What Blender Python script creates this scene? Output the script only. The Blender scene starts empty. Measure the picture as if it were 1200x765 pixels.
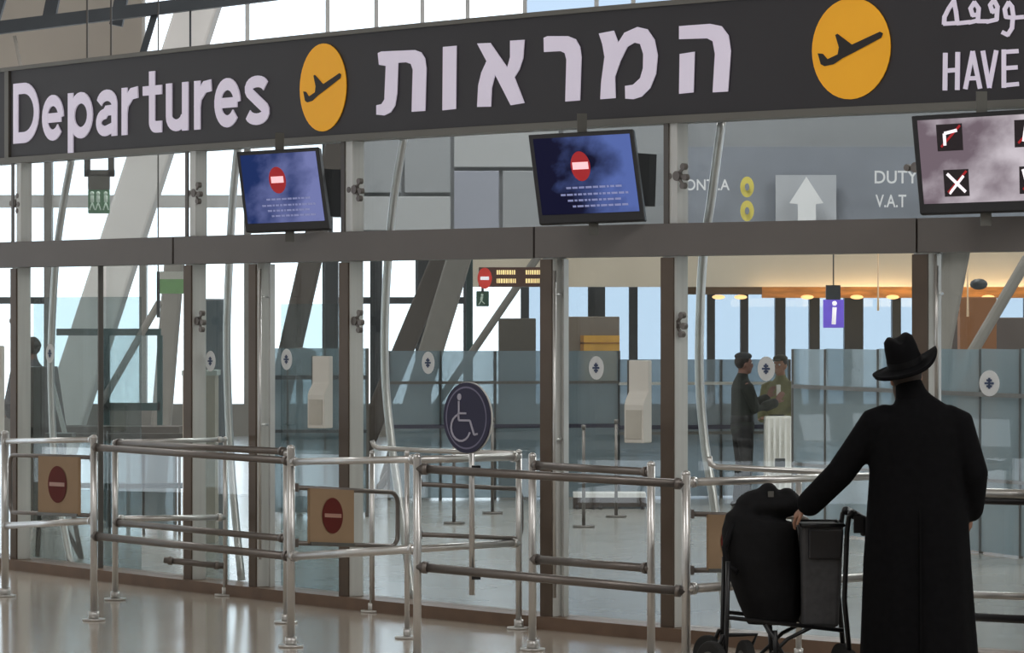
import bpy, bmesh, math, random
from mathutils import Vector, Matrix
from mathutils.geometry import tessellate_polygon
random.seed(4)
scene = bpy.context.scene
COL = scene.collection

# ---------------------------------------------------------------- camera, world, lights, exposure
F = 4600.0      # focal length in pixels of a 1200 px wide frame
HC = 2.0        # camera height
Y0 = 362.0      # horizon row
cam = bpy.data.cameras.new('camera'); cam.sensor_width = 36; cam.lens = 36*F/1200
cam.shift_y = -(382.5-Y0)/1200; cam.clip_end = 500
camo = bpy.data.objects.new('camera', cam); COL.objects.link(camo)
camo.location = (0, 0, HC); camo.rotation_euler = (math.pi/2, 0, 0)
scene.camera = camo

w = bpy.data.worlds.new('sky'); scene.world = w; w.use_nodes = True
nt = w.node_tree; nt.nodes.clear()
wo = nt.nodes.new('ShaderNodeOutputWorld'); bg = nt.nodes.new('ShaderNodeBackground')
tc = nt.nodes.new('ShaderNodeTexCoord'); sp = nt.nodes.new('ShaderNodeSeparateXYZ'); rp = nt.nodes.new('ShaderNodeValToRGB')
nt.links.new(tc.outputs['Generated'], sp.inputs[0]); nt.links.new(sp.outputs['Z'], rp.inputs[0])
nt.links.new(rp.outputs[0], bg.inputs[0]); nt.links.new(bg.outputs[0], wo.inputs[0])
rp.color_ramp.elements[0].position = 0.0; rp.color_ramp.elements[0].color = (.86, .93, 1, 1)
rp.color_ramp.elements[1].position = 0.6; rp.color_ramp.elements[1].color = (.70, .82, 1, 1)
bg.inputs[1].default_value = 2.6

def area(name, loc, size, power, color=(1, .985, .97), rot=(0, 0, 0)):
    l = bpy.data.lights.new(name, 'AREA'); l.shape = 'RECTANGLE'; l.size, l.size_y = size; l.energy = power; l.color = color
    o = bpy.data.objects.new(name, l); COL.objects.link(o); o.location = loc; o.rotation_euler = rot
for i, (x, y, p) in enumerate([(-6, 8, 200), (6, 8, 200), (-6, 16, 260), (5, 16, 260), (15, 14, 700)]):  # added overhead fill; the last, strongest one brightens the right mullion sides
    area('overhead_fill', (x, y, 8.4), (4, 3), p)
for i, (x, y, p) in enumerate([(-8, 36, 400), (0, 34, 500), (8, 32, 500), (-6, 50, 400), (4, 50, 500), (12, 46, 500)]):
    area('overhead_fill', (x, y, 8.4), (4, 3), p)  # added overhead fill for the inner hall, no fixtures modelled
scene.view_settings.view_transform = 'Standard'; scene.view_settings.look = 'None'
scene.view_settings.gamma = 1; scene.view_settings.use_curve_mapping = False
scene.view_settings.exposure = 0.0

# ---------------------------------------------------------------- helpers
def lin(c):
    c /= 255.0
    return c/12.92 if c <= .04045 else ((c+.055)/1.055)**2.4
def RGB(r, g, b): return (lin(r), lin(g), lin(b), 1)

MATS = {}
def mat(name, rgb, rough=.5, metal=0.0, var=.08, scale=6, bump=0.0, emit=0.0, spec=.5, stretch=None):
    if name in MATS: return MATS[name]
    m = bpy.data.materials.new(name); m.use_nodes = True; n = m.node_tree; p = n.nodes['Principled BSDF']
    col = RGB(*rgb)
    p.inputs['Roughness'].default_value = rough; p.inputs['Metallic'].default_value = metal
    p.inputs['Specular IOR Level'].default_value = spec
    t = n.nodes.new('ShaderNodeTexCoord'); nz = n.nodes.new('ShaderNodeTexNoise'); nz.inputs['Scale'].default_value = scale
    nz.inputs['Detail'].default_value = 3
    if stretch:
        mp = n.nodes.new('ShaderNodeMapping'); mp.inputs['Scale'].default_value = stretch
        n.links.new(t.outputs['Object'], mp.inputs[0]); n.links.new(mp.outputs[0], nz.inputs[0])
    else: n.links.new(t.outputs['Object'], nz.inputs[0])
    r = n.nodes.new('ShaderNodeValToRGB')
    r.color_ramp.elements[0].position = .3; r.color_ramp.elements[1].position = .7
    r.color_ramp.elements[0].color = tuple(c*(1-var) for c in col[:3])+(1,)
    r.color_ramp.elements[1].color = tuple(min(1, c*(1+var)) for c in col[:3])+(1,)
    n.links.new(nz.outputs[0], r.inputs[0]); n.links.new(r.outputs[0], p.inputs['Base Color'])
    if bump:
        b = n.nodes.new('ShaderNodeBump'); b.inputs['Strength'].default_value = bump; b.inputs['Distance'].default_value = .01
        n.links.new(nz.outputs[0], b.inputs['Height']); n.links.new(b.outputs[0], p.inputs['Normal'])
    if emit:
        n.links.new(r.outputs[0], p.inputs['Emission Color']); p.inputs['Emission Strength'].default_value = emit
    MATS[name] = m
    return m

def glass(name, tint, refl=1.0, ior=1.5, rough=.01, frost=0.0, frostcol=(180, 200, 215)):
    if name in MATS: return MATS[name]
    m = bpy.data.materials.new(name); m.use_nodes = True; n = m.node_tree; n.nodes.clear()
    out = n.nodes.new('ShaderNodeOutputMaterial'); tr = n.nodes.new('ShaderNodeBsdfTransparent'); tr.inputs[0].default_value = tuple(tint)+(1,)
    gl = n.nodes.new('ShaderNodeBsdfGlossy'); gl.inputs['Roughness'].default_value = rough
    # Schlick reflectance of a thin pane, the same from both faces
    ge = n.nodes.new('ShaderNodeNewGeometry'); dt = n.nodes.new('ShaderNodeVectorMath'); dt.operation = 'DOT_PRODUCT'
    n.links.new(ge.outputs['Normal'], dt.inputs[0]); n.links.new(ge.outputs['Incoming'], dt.inputs[1])
    def M(op, a, b=None):
        q = n.nodes.new('ShaderNodeMath'); q.operation = op
        for i, z in enumerate((a, b)):
            if z is None: continue
            if isinstance(z, (int, float)): q.inputs[i].default_value = z
            else: n.links.new(z, q.inputs[i])
        return q.outputs[0]
    fc = M('POWER', M('SUBTRACT', 1.0, M('ABSOLUTE', dt.outputs['Value'])), 5.0)
    mx = n.nodes.new('ShaderNodeMixShader'); n.links.new(M('MULTIPLY', M('ADD', M('MULTIPLY', fc, .96), .04), refl), mx.inputs[0])
    base = tr.outputs[0]
    if frost:
        df = n.nodes.new('ShaderNodeBsdfDiffuse'); df.inputs[0].default_value = RGB(*frostcol)
        tl = n.nodes.new('ShaderNodeBsdfTranslucent'); tl.inputs[0].default_value = RGB(*frostcol)
        ad = n.nodes.new('ShaderNodeMixShader'); ad.inputs[0].default_value = .5
        n.links.new(df.outputs[0], ad.inputs[1]); n.links.new(tl.outputs[0], ad.inputs[2])
        nz = n.nodes.new('ShaderNodeTexNoise'); nz.inputs['Scale'].default_value = 1.2
        mr = n.nodes.new('ShaderNodeMapRange'); mr.inputs[3].default_value = max(0, frost-.06); mr.inputs[4].default_value = min(1, frost+.06)
        n.links.new(nz.outputs[0], mr.inputs[0])
        m2 = n.nodes.new('ShaderNodeMixShader'); n.links.new(mr.outputs[0], m2.inputs[0])
        n.links.new(tr.outputs[0], m2.inputs[1]); n.links.new(ad.outputs[0], m2.inputs[2]); base = m2.outputs[0]
    n.links.new(base, mx.inputs[1]); n.links.new(gl.outputs[0], mx.inputs[2]); n.links.new(mx.outputs[0], out.inputs[0])
    MATS[name] = m
    return m

class MB:
    def __init__(s): s.v = []; s.f = []; s.sm = False
    def add(s, vs, fs):
        k = len(s.v); s.v += [Vector(v) for v in vs]; s.f += [tuple(i+k for i in f) for f in fs]; return s
    def quadbox(s, b, t):   # two 4-point rings
        return s.add(list(b)+list(t), [(3, 2, 1, 0), (4, 5, 6, 7), (0, 1, 5, 4), (1, 2, 6, 5), (2, 3, 7, 6), (3, 0, 4, 7)])
    def box(s, c, size, rz=0.0, M=None):
        x, y, z = [d/2 for d in size]; R = M or Matrix.Rotation(rz, 3, 'Z'); c = Vector(c)
        P = lambda a, b_, d: c + R @ Vector((a, b_, d))
        return s.quadbox([P(-x, -y, -z), P(x, -y, -z), P(x, y, -z), P(-x, y, -z)], [P(-x, -y, z), P(x, -y, z), P(x, y, z), P(-x, y, z)])
    def bar(s, p, q, w_, d, up=(0, 0, 1)):
        p, q = Vector(p), Vector(q); t = (q-p).normalized(); u = Vector(up)
        if abs(t.dot(u)) > .98: u = Vector((0, 1, 0))
        a = t.cross(u).normalized(); b = a.cross(t).normalized()
        r = lambda o: [o-a*w_/2-b*d/2, o+a*w_/2-b*d/2, o+a*w_/2+b*d/2, o-a*w_/2+b*d/2]
        return s.quadbox(r(p), r(q))
    def tube(s, pts, r, n=12, caps=True):
        pts = [Vector(p) for p in pts]; rs = r if isinstance(r, (list, tuple)) else [r]*len(pts)
        rings = [(p, rr, rr) for p, rr in zip(pts, rs)]
        return s.loft(rings, n, rnd=False)
    def loft(s, rings, n=20, ref=(0, 1, 0), rnd=True, ripple=None):
        pts = [Vector(r[0]) for r in rings]; N = len(pts); k = len(s.v); ref = Vector(ref)
        allr = []
        for i, r in enumerate(rings):
            t = (pts[min(i+1, N-1)]-pts[max(i-1, 0)]).normalized()
            rf = ref if abs(t.dot(ref)) < .95 else Vector((1, 0, 0))
            a = rf.cross(t).normalized(); b = t.cross(a).normalized()
            allr.append((pts[i], r[1], r[2], a, b, t))
        if rnd:
            p, ra, rb, a, b, t = allr[0]; m = min(ra, rb)
            st = [(p-t*m*math.sin(q), ra*math.cos(q), rb*math.cos(q), a, b, t) for q in (1.35, .9, .45)]
            p, ra, rb, a, b, t = allr[-1]; m = min(ra, rb)
            en = [(p+t*m*math.sin(q), ra*math.cos(q), rb*math.cos(q), a, b, t) for q in (.45, .9, 1.35)]
            allr = st+allr+en
        for j, (p, ra, rb, a, b, t) in enumerate(allr):
            for i in range(n):
                q = 2*math.pi*i/n; e = 1 if ripple is None else 1+ripple(j/(len(allr)-1), q)
                s.v.append(p+a*ra*e*math.cos(q)+b*rb*e*math.sin(q))
        for j in range(len(allr)-1):
            for i in range(n):
                i2 = (i+1) % n; s.f.append((k+j*n+i, k+j*n+i2, k+(j+1)*n+i2, k+(j+1)*n+i))
        s.f.append(tuple(k+i for i in reversed(range(n)))); s.f.append(tuple(k+(len(allr)-1)*n+i for i in range(n)))
        s.sm = True
        return s
    def ball(s, c, r, n=16, M=None):
        c = Vector(c); r = r if hasattr(r, '__len__') else (r, r, r); k = len(s.v); h = n//2; R = M or Matrix.Identity(3)
        s.v.append(c+R @ Vector((0, 0, -r[2])))
        for j in range(1, h):
            th = math.pi*j/h-math.pi/2
            for i in range(n):
                q = 2*math.pi*i/n; s.v.append(c+R @ Vector((r[0]*math.cos(th)*math.cos(q), r[1]*math.cos(th)*math.sin(q), r[2]*math.sin(th))))
        s.v.append(c+R @ Vector((0, 0, r[2]))); top = len(s.v)-1
        for i in range(n):
            i2 = (i+1) % n; s.f.append((k, k+1+i2, k+1+i))
            for j in range(h-2): a = k+1+j*n; s.f.append((a+i, a+i2, a+n+i2, a+n+i))
            a = k+1+(h-2)*n; s.f.append((a+i, a+i2, top))
        s.sm = True
        return s
    def disc(s, c, ax, up, rx, ry, th, n=32):     # flat cylinder, centre, axis (front), up
        c = Vector(c); ax = Vector(ax).normalized(); up = Vector(up).normalized(); sd = up.cross(ax).normalized()
        k = len(s.v)
        for o in (-th/2, th/2):
            for i in range(n):
                q = 2*math.pi*i/n; s.v.append(c+ax*o+sd*rx*math.cos(q)+up*ry*math.sin(q))
        for i in range(n): i2 = (i+1) % n; s.f.append((k+i, k+i2, k+n+i2, k+n+i))
        s.f.append(tuple(k+i for i in reversed(range(n)))); s.f.append(tuple(k+n+i for i in range(n)))
        return s
    def mesh(s, name, off=Vector((0, 0, 0)), m=None):
        me = bpy.data.meshes.new(name); me.from_pydata([v-off for v in s.v], [], s.f)
        bm = bmesh.new(); bm.from_mesh(me); bmesh.ops.recalc_face_normals(bm, faces=bm.faces); bm.to_mesh(me); bm.free()
        if m: me.materials.append(m)
        if s.sm:
            for p in me.polygons: p.use_smooth = len(p.vertices) <= 4
        return me

def tag(o, label=None, cat=None, group=None, kind=None):
    if label: o['label'] = label
    if cat: o['category'] = cat
    if group: o['group'] = group
    if kind: o['kind'] = kind
    return o
def thing(name, loc, label=None, cat=None, group=None, kind=None):
    o = bpy.data.objects.new(name, None); COL.objects.link(o); o.location = Vector(loc); o.empty_display_size = .1
    o['_r'] = tuple(loc)
    return tag(o, label, cat, group, kind)
def root_loc(p): return Vector(p['_r'])
def part(name, mb, m, parent, label=None, kind=None, bevel=0):
    r = root_loc(parent)
    o = bpy.data.objects.new(name, mb.mesh(name, r, m)); COL.objects.link(o); o.parent = parent; o['_r'] = tuple(r)
    if bevel:
        b = o.modifiers.new('b', 'BEVEL'); b.width = bevel; b.segments = 2; b.limit_method = 'ANGLE'
    # a sub-part sits at its parent's origin, so no further offset is needed
    return tag(o, label, None, None, kind)
def single(name, mb, m, label=None, cat=None, group=None, kind=None, bevel=0):
    xs = [v.x for v in mb.v]; ys = [v.y for v in mb.v]; zs = [v.z for v in mb.v]
    loc = Vector(((min(xs)+max(xs))/2, (min(ys)+max(ys))/2, min(zs)))
    o = bpy.data.objects.new(name, mb.mesh(name, loc, m)); COL.objects.link(o); o.location = loc; o['_r'] = tuple(loc)
    if bevel:
        b = o.modifiers.new('b', 'BEVEL'); b.width = bevel; b.segments = 2; b.limit_method = 'ANGLE'
    return tag(o, label, cat, group, kind)
def remeshed(name, mb, voxel, m, parent, smooth=2, label=None):
    o = part(name, mb, m, parent, label)
    r = o.modifiers.new('r', 'REMESH'); r.mode = 'VOXEL'; r.voxel_size = voxel; r.use_smooth_shade = True
    sm = o.modifiers.new('s', 'SMOOTH'); sm.iterations = smooth; sm.factor = .5
    dg = bpy.context.evaluated_depsgraph_get(); me = bpy.data.meshes.new_from_object(o.evaluated_get(dg))
    o.modifiers.clear(); o.data = me
    if not me.materials: me.materials.append(m)
    for p in me.polygons: p.use_smooth = True
    return o

# world point from ground scale: s = px per metre at that depth
def G(x, s, z=0.0): return Vector(((x-600)/s, F/s, z))
def ZY(y, s): return HC-(y-Y0)/s
def P2(x, y, s): return G(x, s, ZY(y, s))
# the curved partition line (bowed in plan) as a function of a bay coordinate
def sw(x): return 151.5+.06383*x-1.187e-5*x*x
def W(x, off=0.0, z=0.0):
    p = G(x, sw(x)); t = (G(x+1, sw(x+1))-G(x-1, sw(x-1))).normalized(); n = Vector((t.y, -t.x, 0))
    return p+n*off+Vector((0, 0, z))
def WT(x): return (G(x+1, sw(x+1))-G(x-1, sw(x-1))).normalized()
def WN(x): t = WT(x); return Vector((t.y, -t.x, 0))
_tab = [(-120+i*2) for i in range(760)]; _arc = [0.0]
for a, b in zip(_tab, _tab[1:]): _arc.append(_arc[-1]+(W(b)-W(a)).length)
def arc(x):
    i = min(max(int((x+120)/2), 0), len(_tab)-2); f = (x-_tab[i])/2; return _arc[i]+f*(_arc[i+1]-_arc[i])
def unarc(u):
    lo, hi = 0, len(_arc)-2
    while lo < hi:
        m = (lo+hi+1)//2
        if _arc[m] <= u: lo = m
        else: hi = m-1
    return _tab[lo]+2*(u-_arc[lo])/(_arc[lo+1]-_arc[lo])
def curve_box(mb, x0, x1, z0, z1, o0, o1, step=30):
    n = max(1, int(abs(x1-x0)/step)); k = len(mb.v)
    for i in range(n+1):
        x = x0+(x1-x0)*i/n
        for o, z in ((o0, z0), (o1, z0), (o1, z1), (o0, z1)): mb.v.append(W(x, o, z))
    for i in range(n):
        a = k+4*i
        for j in range(4): j2 = (j+1) % 4; mb.f.append((a+j, a+j2, a+4+j2, a+4+j))
    mb.f.append((k, k+3, k+2, k+1)); a = k+4*n; mb.f.append((a, a+1, a+2, a+3))
    return mb
def wall_box(mb, x, wdt, o0, o1, z0, z1):     # a post at bay coordinate x (centre), width along the wall
    t, n = WT(x), WN(x); c = W(x)
    q = [c-t*wdt/2+n*o0, c+t*wdt/2+n*o0, c+t*wdt/2+n*o1, c-t*wdt/2+n*o1]
    up0, up1 = Vector((0, 0, z0)), Vector((0, 0, z1))
    return mb.quadbox([p+up0 for p in q], [p+up1 for p in q])
def on_sign(px, py, off=0.0):
    s = sw(px); return W(px, off, ZY(py, s))
def sign_poly(mb, pts, off=.006, subdiv=True):
    # polygon on the curved sign face, thin solid
    k = len(mb.v); n = len(pts)
    tris = tessellate_polygon([[Vector((x, y, 0)) for x, y in pts]])
    for o in (off, off+.006):
        for x, y in pts: mb.v.append(on_sign(x, y, o))
    for t in tris: mb.f.append(tuple(k+n+i for i in t)); mb.f.append(tuple(k+i for i in reversed(t)))
    for i in range(n): i2 = (i+1) % n; mb.f.append((k+i, k+i2, k+n+i2, k+n+i))
    return mb
def sign_stroke(mb, pts, wd, off=.006):
    for (x0, y0), (x1, y1) in zip(pts, pts[1:]):
        d = math.hypot(x1-x0, y1-y0) or 1; nx, ny = -(y1-y0)/d*wd/2, (x1-x0)/d*wd/2; ex, ey = (x1-x0)/d*wd*.2, (y1-y0)/d*wd*.2
        sign_poly(mb, [(x0+nx-ex, y0+ny-ey), (x1+nx+ex, y1+ny+ey), (x1-nx+ex, y1-ny+ey), (x0-nx-ex, y0-ny-ey)], off)
    return mb
def text_mesh(body, bold=0.0, align='LEFT', space=1.0):
    c = bpy.data.curves.new('t', 'FONT'); c.body = body; c.offset = bold; c.align_x = align; c.space_character = space; c.resolution_u = 4
    o = bpy.data.objects.new('t', c); COL.objects.link(o); dg = bpy.context.evaluated_depsgraph_get(); dg.update()
    me = bpy.data.meshes.new_from_object(o.evaluated_get(dg)); bpy.data.objects.remove(o)
    v = [x.co.copy() for x in me.vertices]; f = [tuple(p.vertices) for p in me.polygons]
    return v, f
def flat_text(mb, body, origin, right, up, width, height, bold=0.0, lift=(0, 0, 0), caps=True):
    v, f = text_mesh(body, bold); xs = [a.x for a in v]; ys = [a.y for a in v]
    x0, x1, y0, y1 = min(xs), max(xs), min(ys), max(ys); o = Vector(origin)+Vector(lift)
    return mb.add([o+Vector(right)*((a.x-x0)/(x1-x0)*width)+Vector(up)*((a.y-y0)/(y1-y0)*height) for a in v], f)

# ---------------------------------------------------------------- materials
M_alu = mat('aluminium', (214, 215, 212), .42, .25, .06, 3, stretch=(8, 8, .4))
M_alud = mat('dark_aluminium', (104, 100, 96), .42, .5, .08, 3, stretch=(8, 8, .4))
M_fshade = mat('front_shade_brown', (92, 78, 66), .4, .3, .12, 3)  # mullion fronts in shade, painted as a dark brown
M_beam = mat('beam_paint', (108, 103, 100), .5, .1, .05, 2)
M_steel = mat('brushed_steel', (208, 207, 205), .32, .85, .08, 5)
M_steeld = mat('dark_steel', (124, 118, 114), .42, .8, .1, 5)  # darker steel tone for the dark rails, gates and fittings
M_kerb = mat('brown_stone', (112, 88, 70), .35, 0, .15, 5)
M_floor = mat('polished_floor', (178, 168, 156), .14, 0, .06, 1.2)
M_floorin = mat('inner_floor', (158, 158, 154), .2, 0, .06, 1.2)
M_ceil = mat('ceiling_paint', (168, 160, 150), .8, 0, .05, 1)
M_wall = mat('wall_paint', (140, 136, 130), .8, 0, .05, 1)
M_signf = mat('sign_face', (44, 41, 46), .5, 0, .05, 2)
M_frame = mat('sign_frame', (112, 110, 104), .45, .3, .05, 2)
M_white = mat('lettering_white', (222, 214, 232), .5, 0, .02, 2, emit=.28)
M_yellow = mat('disc_yellow', (240, 170, 24), .5, 0, .04, 3, emit=.22)
M_black = mat('black_print', (34, 30, 30), .6, 0, .05, 2)
M_blackp = mat('black_plastic', (28, 28, 32), .4, 0, .1, 8)
M_clear = glass('clear_glass', (.94, .965, .96), .9)
M_upper = glass('upper_glass', (.92, .94, .94), 1.0)
M_screen = glass('tinted_screen_glass', (.70, .76, .77), .6)
M_frost = glass('frosted_glass', (.70, .76, .785), .6, frost=.5, frostcol=(162, 177, 184))
M_frostg = glass('grey_frosted_glass', (.7, .76, .78), .6, frost=.5, frostcol=(156, 166, 172))
M_blue = glass('blue_window_glass', (.53, .58, .63), .5)
M_facg = glass('facade_glass', (.95, .97, .98), .5)
M_dark = mat('dark_frame', (52, 56, 60), .5, .3, .1, 3)
M_teal = mat('teal_frame', (44, 74, 74), .5, .2, .1, 3)
M_conc = mat('column_grey', (128, 124, 118), .7, 0, .1, 3)
M_concd = mat('column_brown', (80, 72, 66), .7, 0, .1, 3)
M_concw = mat('column_white', (216, 214, 212), .7, 0, .05, 2)
M_bw0 = mat('fascia_brown', (104, 92, 80), .7, 0, .1, 2)
M_beige = mat('bulkhead_beige', (196, 184, 166), .7, 0, .05, 1)
M_grey = mat('bulkhead_grey', (138, 142, 146), .6, 0, .06, .8)
M_red = mat('red_print', (176, 36, 30), .5, 0, .05, 4)
M_dred = mat('dark_red_print', (96, 26, 18), .9, 0, .05, 4)
M_tan = mat('tan_board', (158, 132, 104), .85, 0, .06, 3)
M_cream = mat('cream_plastic', (222, 221, 214), .45, 0, .03, 3)
M_greyp = mat('grey_plastic', (92, 92, 88), .5, 0, .05, 3)
M_navy = mat('navy_print', (34, 32, 62), .4, 0, .05, 4)
M_pale = mat('pale_print', (170, 168, 184), .5, 0, .05, 4)

# ---------------------------------------------------------------- the setting
def slab(name, x0, x1, y0, y1, z0, z1, m, **k):
    mb = MB().box(((x0+x1)/2, (y0+y1)/2, (z0+z1)/2), (x1-x0, y1-y0, z1-z0))
    return single(name, mb, m, kind='structure', **k)
# floors: foreground hall and inner hall meet under the kerb
mb = MB(); xs = [-110+i*40 for i in range(35)]
def floor_strip(side):
    mb = MB(); pts = [W(x) for x in xs]; a = pts[0]+(pts[0]-pts[1]).normalized()*20; b = pts[-1]+(pts[-1]-pts[-2]).normalized()*20
    line = [a]+pts+[b]; k = 0
    for p in line:
        q = Vector((p.x, -14 if side == 'front' else 64, 0))
        mb.v += [Vector((p.x, p.y, 0)), q, Vector((p.x, p.y, -.2)), q-Vector((0, 0, .2))]
    for i in range(len(line)-1):
        a = 4*i; mb.f += [(a, a+4, a+5, a+1), (a+2, a+3, a+7, a+6), (a, a+2, a+6, a+4), (a+1, a+5, a+7, a+3)]
    a = 4*(len(line)-1); mb.f += [(0, 1, 3, 2), (a, a+2, a+3, a+1)]
    return mb
single('floor', floor_strip('front'), M_floor, label='polished tan stone floor in front of the glass partition', kind='structure')
single('floor', floor_strip('back'), M_floorin, label='pale grey floor of the inner hall behind the glass', kind='structure')
slab('ceiling', -32, 34, -14, 64, 9.0, 9.3, M_ceil)
slab('wall_near', -32, 34, -14.3, -14, -.2, 9.2, M_wall)
slab('wall_left', -32.3, -32, -14, 64, -.2, 9.2, M_wall)
slab('wall_right', 34, 34.3, -14, 64, -.2, 9.2, M_wall)

# ---- far glazed facade
YF = 62.0; SF = F/YF
fac = thing('wall_far', (0, YF, 0), kind='structure')
def fx(x): return (x-600)/SF
def fz(y): return ZY(y, SF)
mull = [(-20, 9, 0), (57, 9, 0), (168, 8, 0), (290, 7, 0), (384, 12, 1), (441, 14, 1), (495, 16, 1), (548, 10, 1), (615, 10, 1), (699, 20, 1), (742, 10, 1), (790, 8, 1), (833, 9, 1), (872, 9, 1), (914, 12, 1), (954, 12, 1), (1000, 22, 1), (1050, 10, 1), (1098, 10, 1), (1150, 12, 1), (1205, 10, 1)]
x = 1205
for i in range(14): x += 120; mull.append((x, 12, 1))
x = -20
for i in range(14): x -= 110; mull.insert(0, (x, 10, 0))
for cx, wd, dk in mull:
    zt = fz(120)
    part('mullion', MB().box((fx(cx), YF, zt/2), (wd/SF, .25, zt)), M_dark if dk else M_conc, fac)
    part('upper_mullion', MB().box((fx(cx), YF, (zt+9.2)/2), (5/SF, .12, 9.2-zt)), M_concw, fac, 'slim pale upper mullion')
for y, h, m_ in ((352, 8, M_dark), (236, 15, M_concw)):
    for (a, _, _), (b, _, _) in zip(mull, mull[1:]):
        if b > -300 and a < 1400 and (y == 236 or 380 < a < 500 or a < 50):
            part('crossbar', MB().box(((fx(a)+fx(b))/2, YF, fz(y)), (fx(b)-fx(a), .14, h/SF)), m_, fac)
part('sill', MB().box((0, YF, .25), (64, .4, .5)), M_conc, fac)
for (a, _, _), (b, _, _) in zip(mull, mull[1:]):
    part('window_pane', MB().box(((fx(a)+fx(b))/2, YF+.02, 4.7), (fx(b)-fx(a)-.02, .02, 8.6)), M_blue if a > 600 else M_facg, fac)

# ---- inclined columns in the inner hall
def incl(name, x0, y0, x1, y1, s0, s1, wd, dp, m, label, group=None):
    a, b = P2(x0, y0, s0), P2(x1, y1, s1)
    return single(name, MB().bar(a, b, wd, dp, up=(0, 1, 0)), m, label, 'column', group, bevel=.03)
def down(x0, y0, x1, y1, s): # extend the line to the floor of that depth
    yf = Y0+HC*s; t = (yf-y0)/(y1-y0); return x0+(x1-x0)*t, yf
S = 108
xx, yy = down(240, 0, 107, 400, S)
incl('inclined_column', 268, -100, xx, yy, S, S, .44, .5, M_concw, 'wide white column leaning to the right behind the left end of the partition')
xx, yy = down(366, 300, 342, 404, 104)
incl('inclined_column', 406, 120, xx, yy, 104, 104, .25, .3, M_concd, 'dark brown leaning column left of the third mullion')
xx, yy = down(540, 300, 508, 404, 102)
incl('inclined_column', 566, 210, xx, yy, 102, 102, .28, .3, M_conc, 'broad grey leaning column behind the middle bay')
xx, yy = down(520, 300, 476, 404, 101)
incl('inclined_column', 552, 220, xx, yy, 101, 101, .24, .3, M_concd, 'dark leaning column just left of the broad grey one')
xx, yy = down(1118, 300, 1098, 404, 120)
incl('inclined_column', 1140, 190, xx, yy, 120, 120, .26, .3, M_conc, 'grey leaning column right of the hat')
xx, yy = down(205, 300, 192, 460, 114)
incl('inclined_column', 205.4, 296, xx, yy, 114, 114, .2, .2, M_conc, 'slim grey leaning column behind the green sign')
incl('diagonal_strut', 634, 295, 443, 574, 106, 106, .085, .085, M_conc, 'slim grey diagonal strut below the red information board')
incl('diagonal_strut', 1206, 300, 1016, 622, 130, 130, .1, .1, M_conc, 'slim grey diagonal strut at the right edge')
incl('diagonal_strut', 188, 352, 118, 474, 124, 124, .07, .07, M_conc, 'slim grey diagonal strut behind the left bay')

# ---- bulkheads
SB = 118
def px_box(mb, x0, x1, y0, y1, s, d, back=0.0):
    a, b = P2(x0, y1, s), P2(x1, y0, s); return mb.box(((a.x+b.x)/2, a.y+d/2+back, (a.z+b.z)/2), (b.x-a.x, d, b.z-a.z))
single('trim_upper', px_box(MB(), 404, 1500, 62, 272, SB, .4), M_grey, kind='structure', label='grey bulkhead above the inner hall')
for i, (xa, xb, ya, yb) in enumerate(((408, 470, 66, 226), (474, 528, 66, 226), (408, 528, 230, 270), (532, 655, 66, 196), (532, 585, 200, 270), (589, 655, 200, 270), (660, 796, 66, 270))):
    single('trim_panel', px_box(MB(), xa, xb, ya, yb, SB+.25, .06), mat('bulkhead_light', (160, 163, 165), .6, 0, .06, .8) if i in (3, 2) else mat('bulkhead_panel_blue', (140, 144, 156), .6, 0, .06, .8) if i == 4 else M_grey, kind='structure', bevel=.01)
single('trim_far', px_box(MB(), 548, 1560, 240, 336, 78, .3), M_beige, kind='structure', label='beige bulkhead over the far passage')
mb = MB(); a = P2(548, 336, 78); mb.box((a.x+7.5, a.y+.35, a.z+.05), (15, .6, .1)); single('trim_lip', mb, M_beige, kind='structure')
# soffit over the far passage, warm lamplight put into its colour
so = single('ceiling_far', MB().box((fx(1150), 60.4, ZY(336, 78)+.05), (fx(1560)-fx(740), 2.6, .06)), mat('soffit_lamplight', (214, 160, 96), .6, 0, .1, 2), kind='structure')
wr = mat('warm_lamp', (255, 206, 140), .5, 0, .02, 2, emit=1.3)
single('trim_warm', px_box(MB(), 893, 1560, 336, 349, 76, .1), mat('fascia_lamplight', (222, 158, 88), .5, 0, .3, 2.5, stretch=(1, 1, 6)), kind='structure', label='fascia under the far bulkhead with warm lamplight in its colour')  # orange of the lamplight painted into the fascia colour
single('trim_warm', px_box(MB(), 800, 893, 336, 345, 76, .1), M_bw0, kind='structure', label='brown fascia under the far bulkhead')
for x, lab in ((842, 'small warm lamp under the far bulkhead, first right of the bowed pole'), (868, 'small warm lamp under the far bulkhead above the standing person'), (946, 'small warm lamp just left of the purple sign'), (1004, 'small warm lamp just right of the purple sign'), (1046, 'small warm lamp above the crown of the hat'), (1158, 'small warm lamp right of the leaning column')):
    single('soffit_lamp', MB().ball(P2(x, 348, 76.3), (.1, .06, .035), 14), wr, lab, 'lamp', 'warm lamps under the far bulkhead')
for i, (x, e) in enumerate(((930, 5), (1020, 9), (1120, 9), (1190, 9))):
    area('passage_lamp', (G(x, 78).x, F/78.2, ZY(352, 78)), (1.2, .2), e, (1, .66, .32), (math.radians(115), 0, 0))
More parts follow.
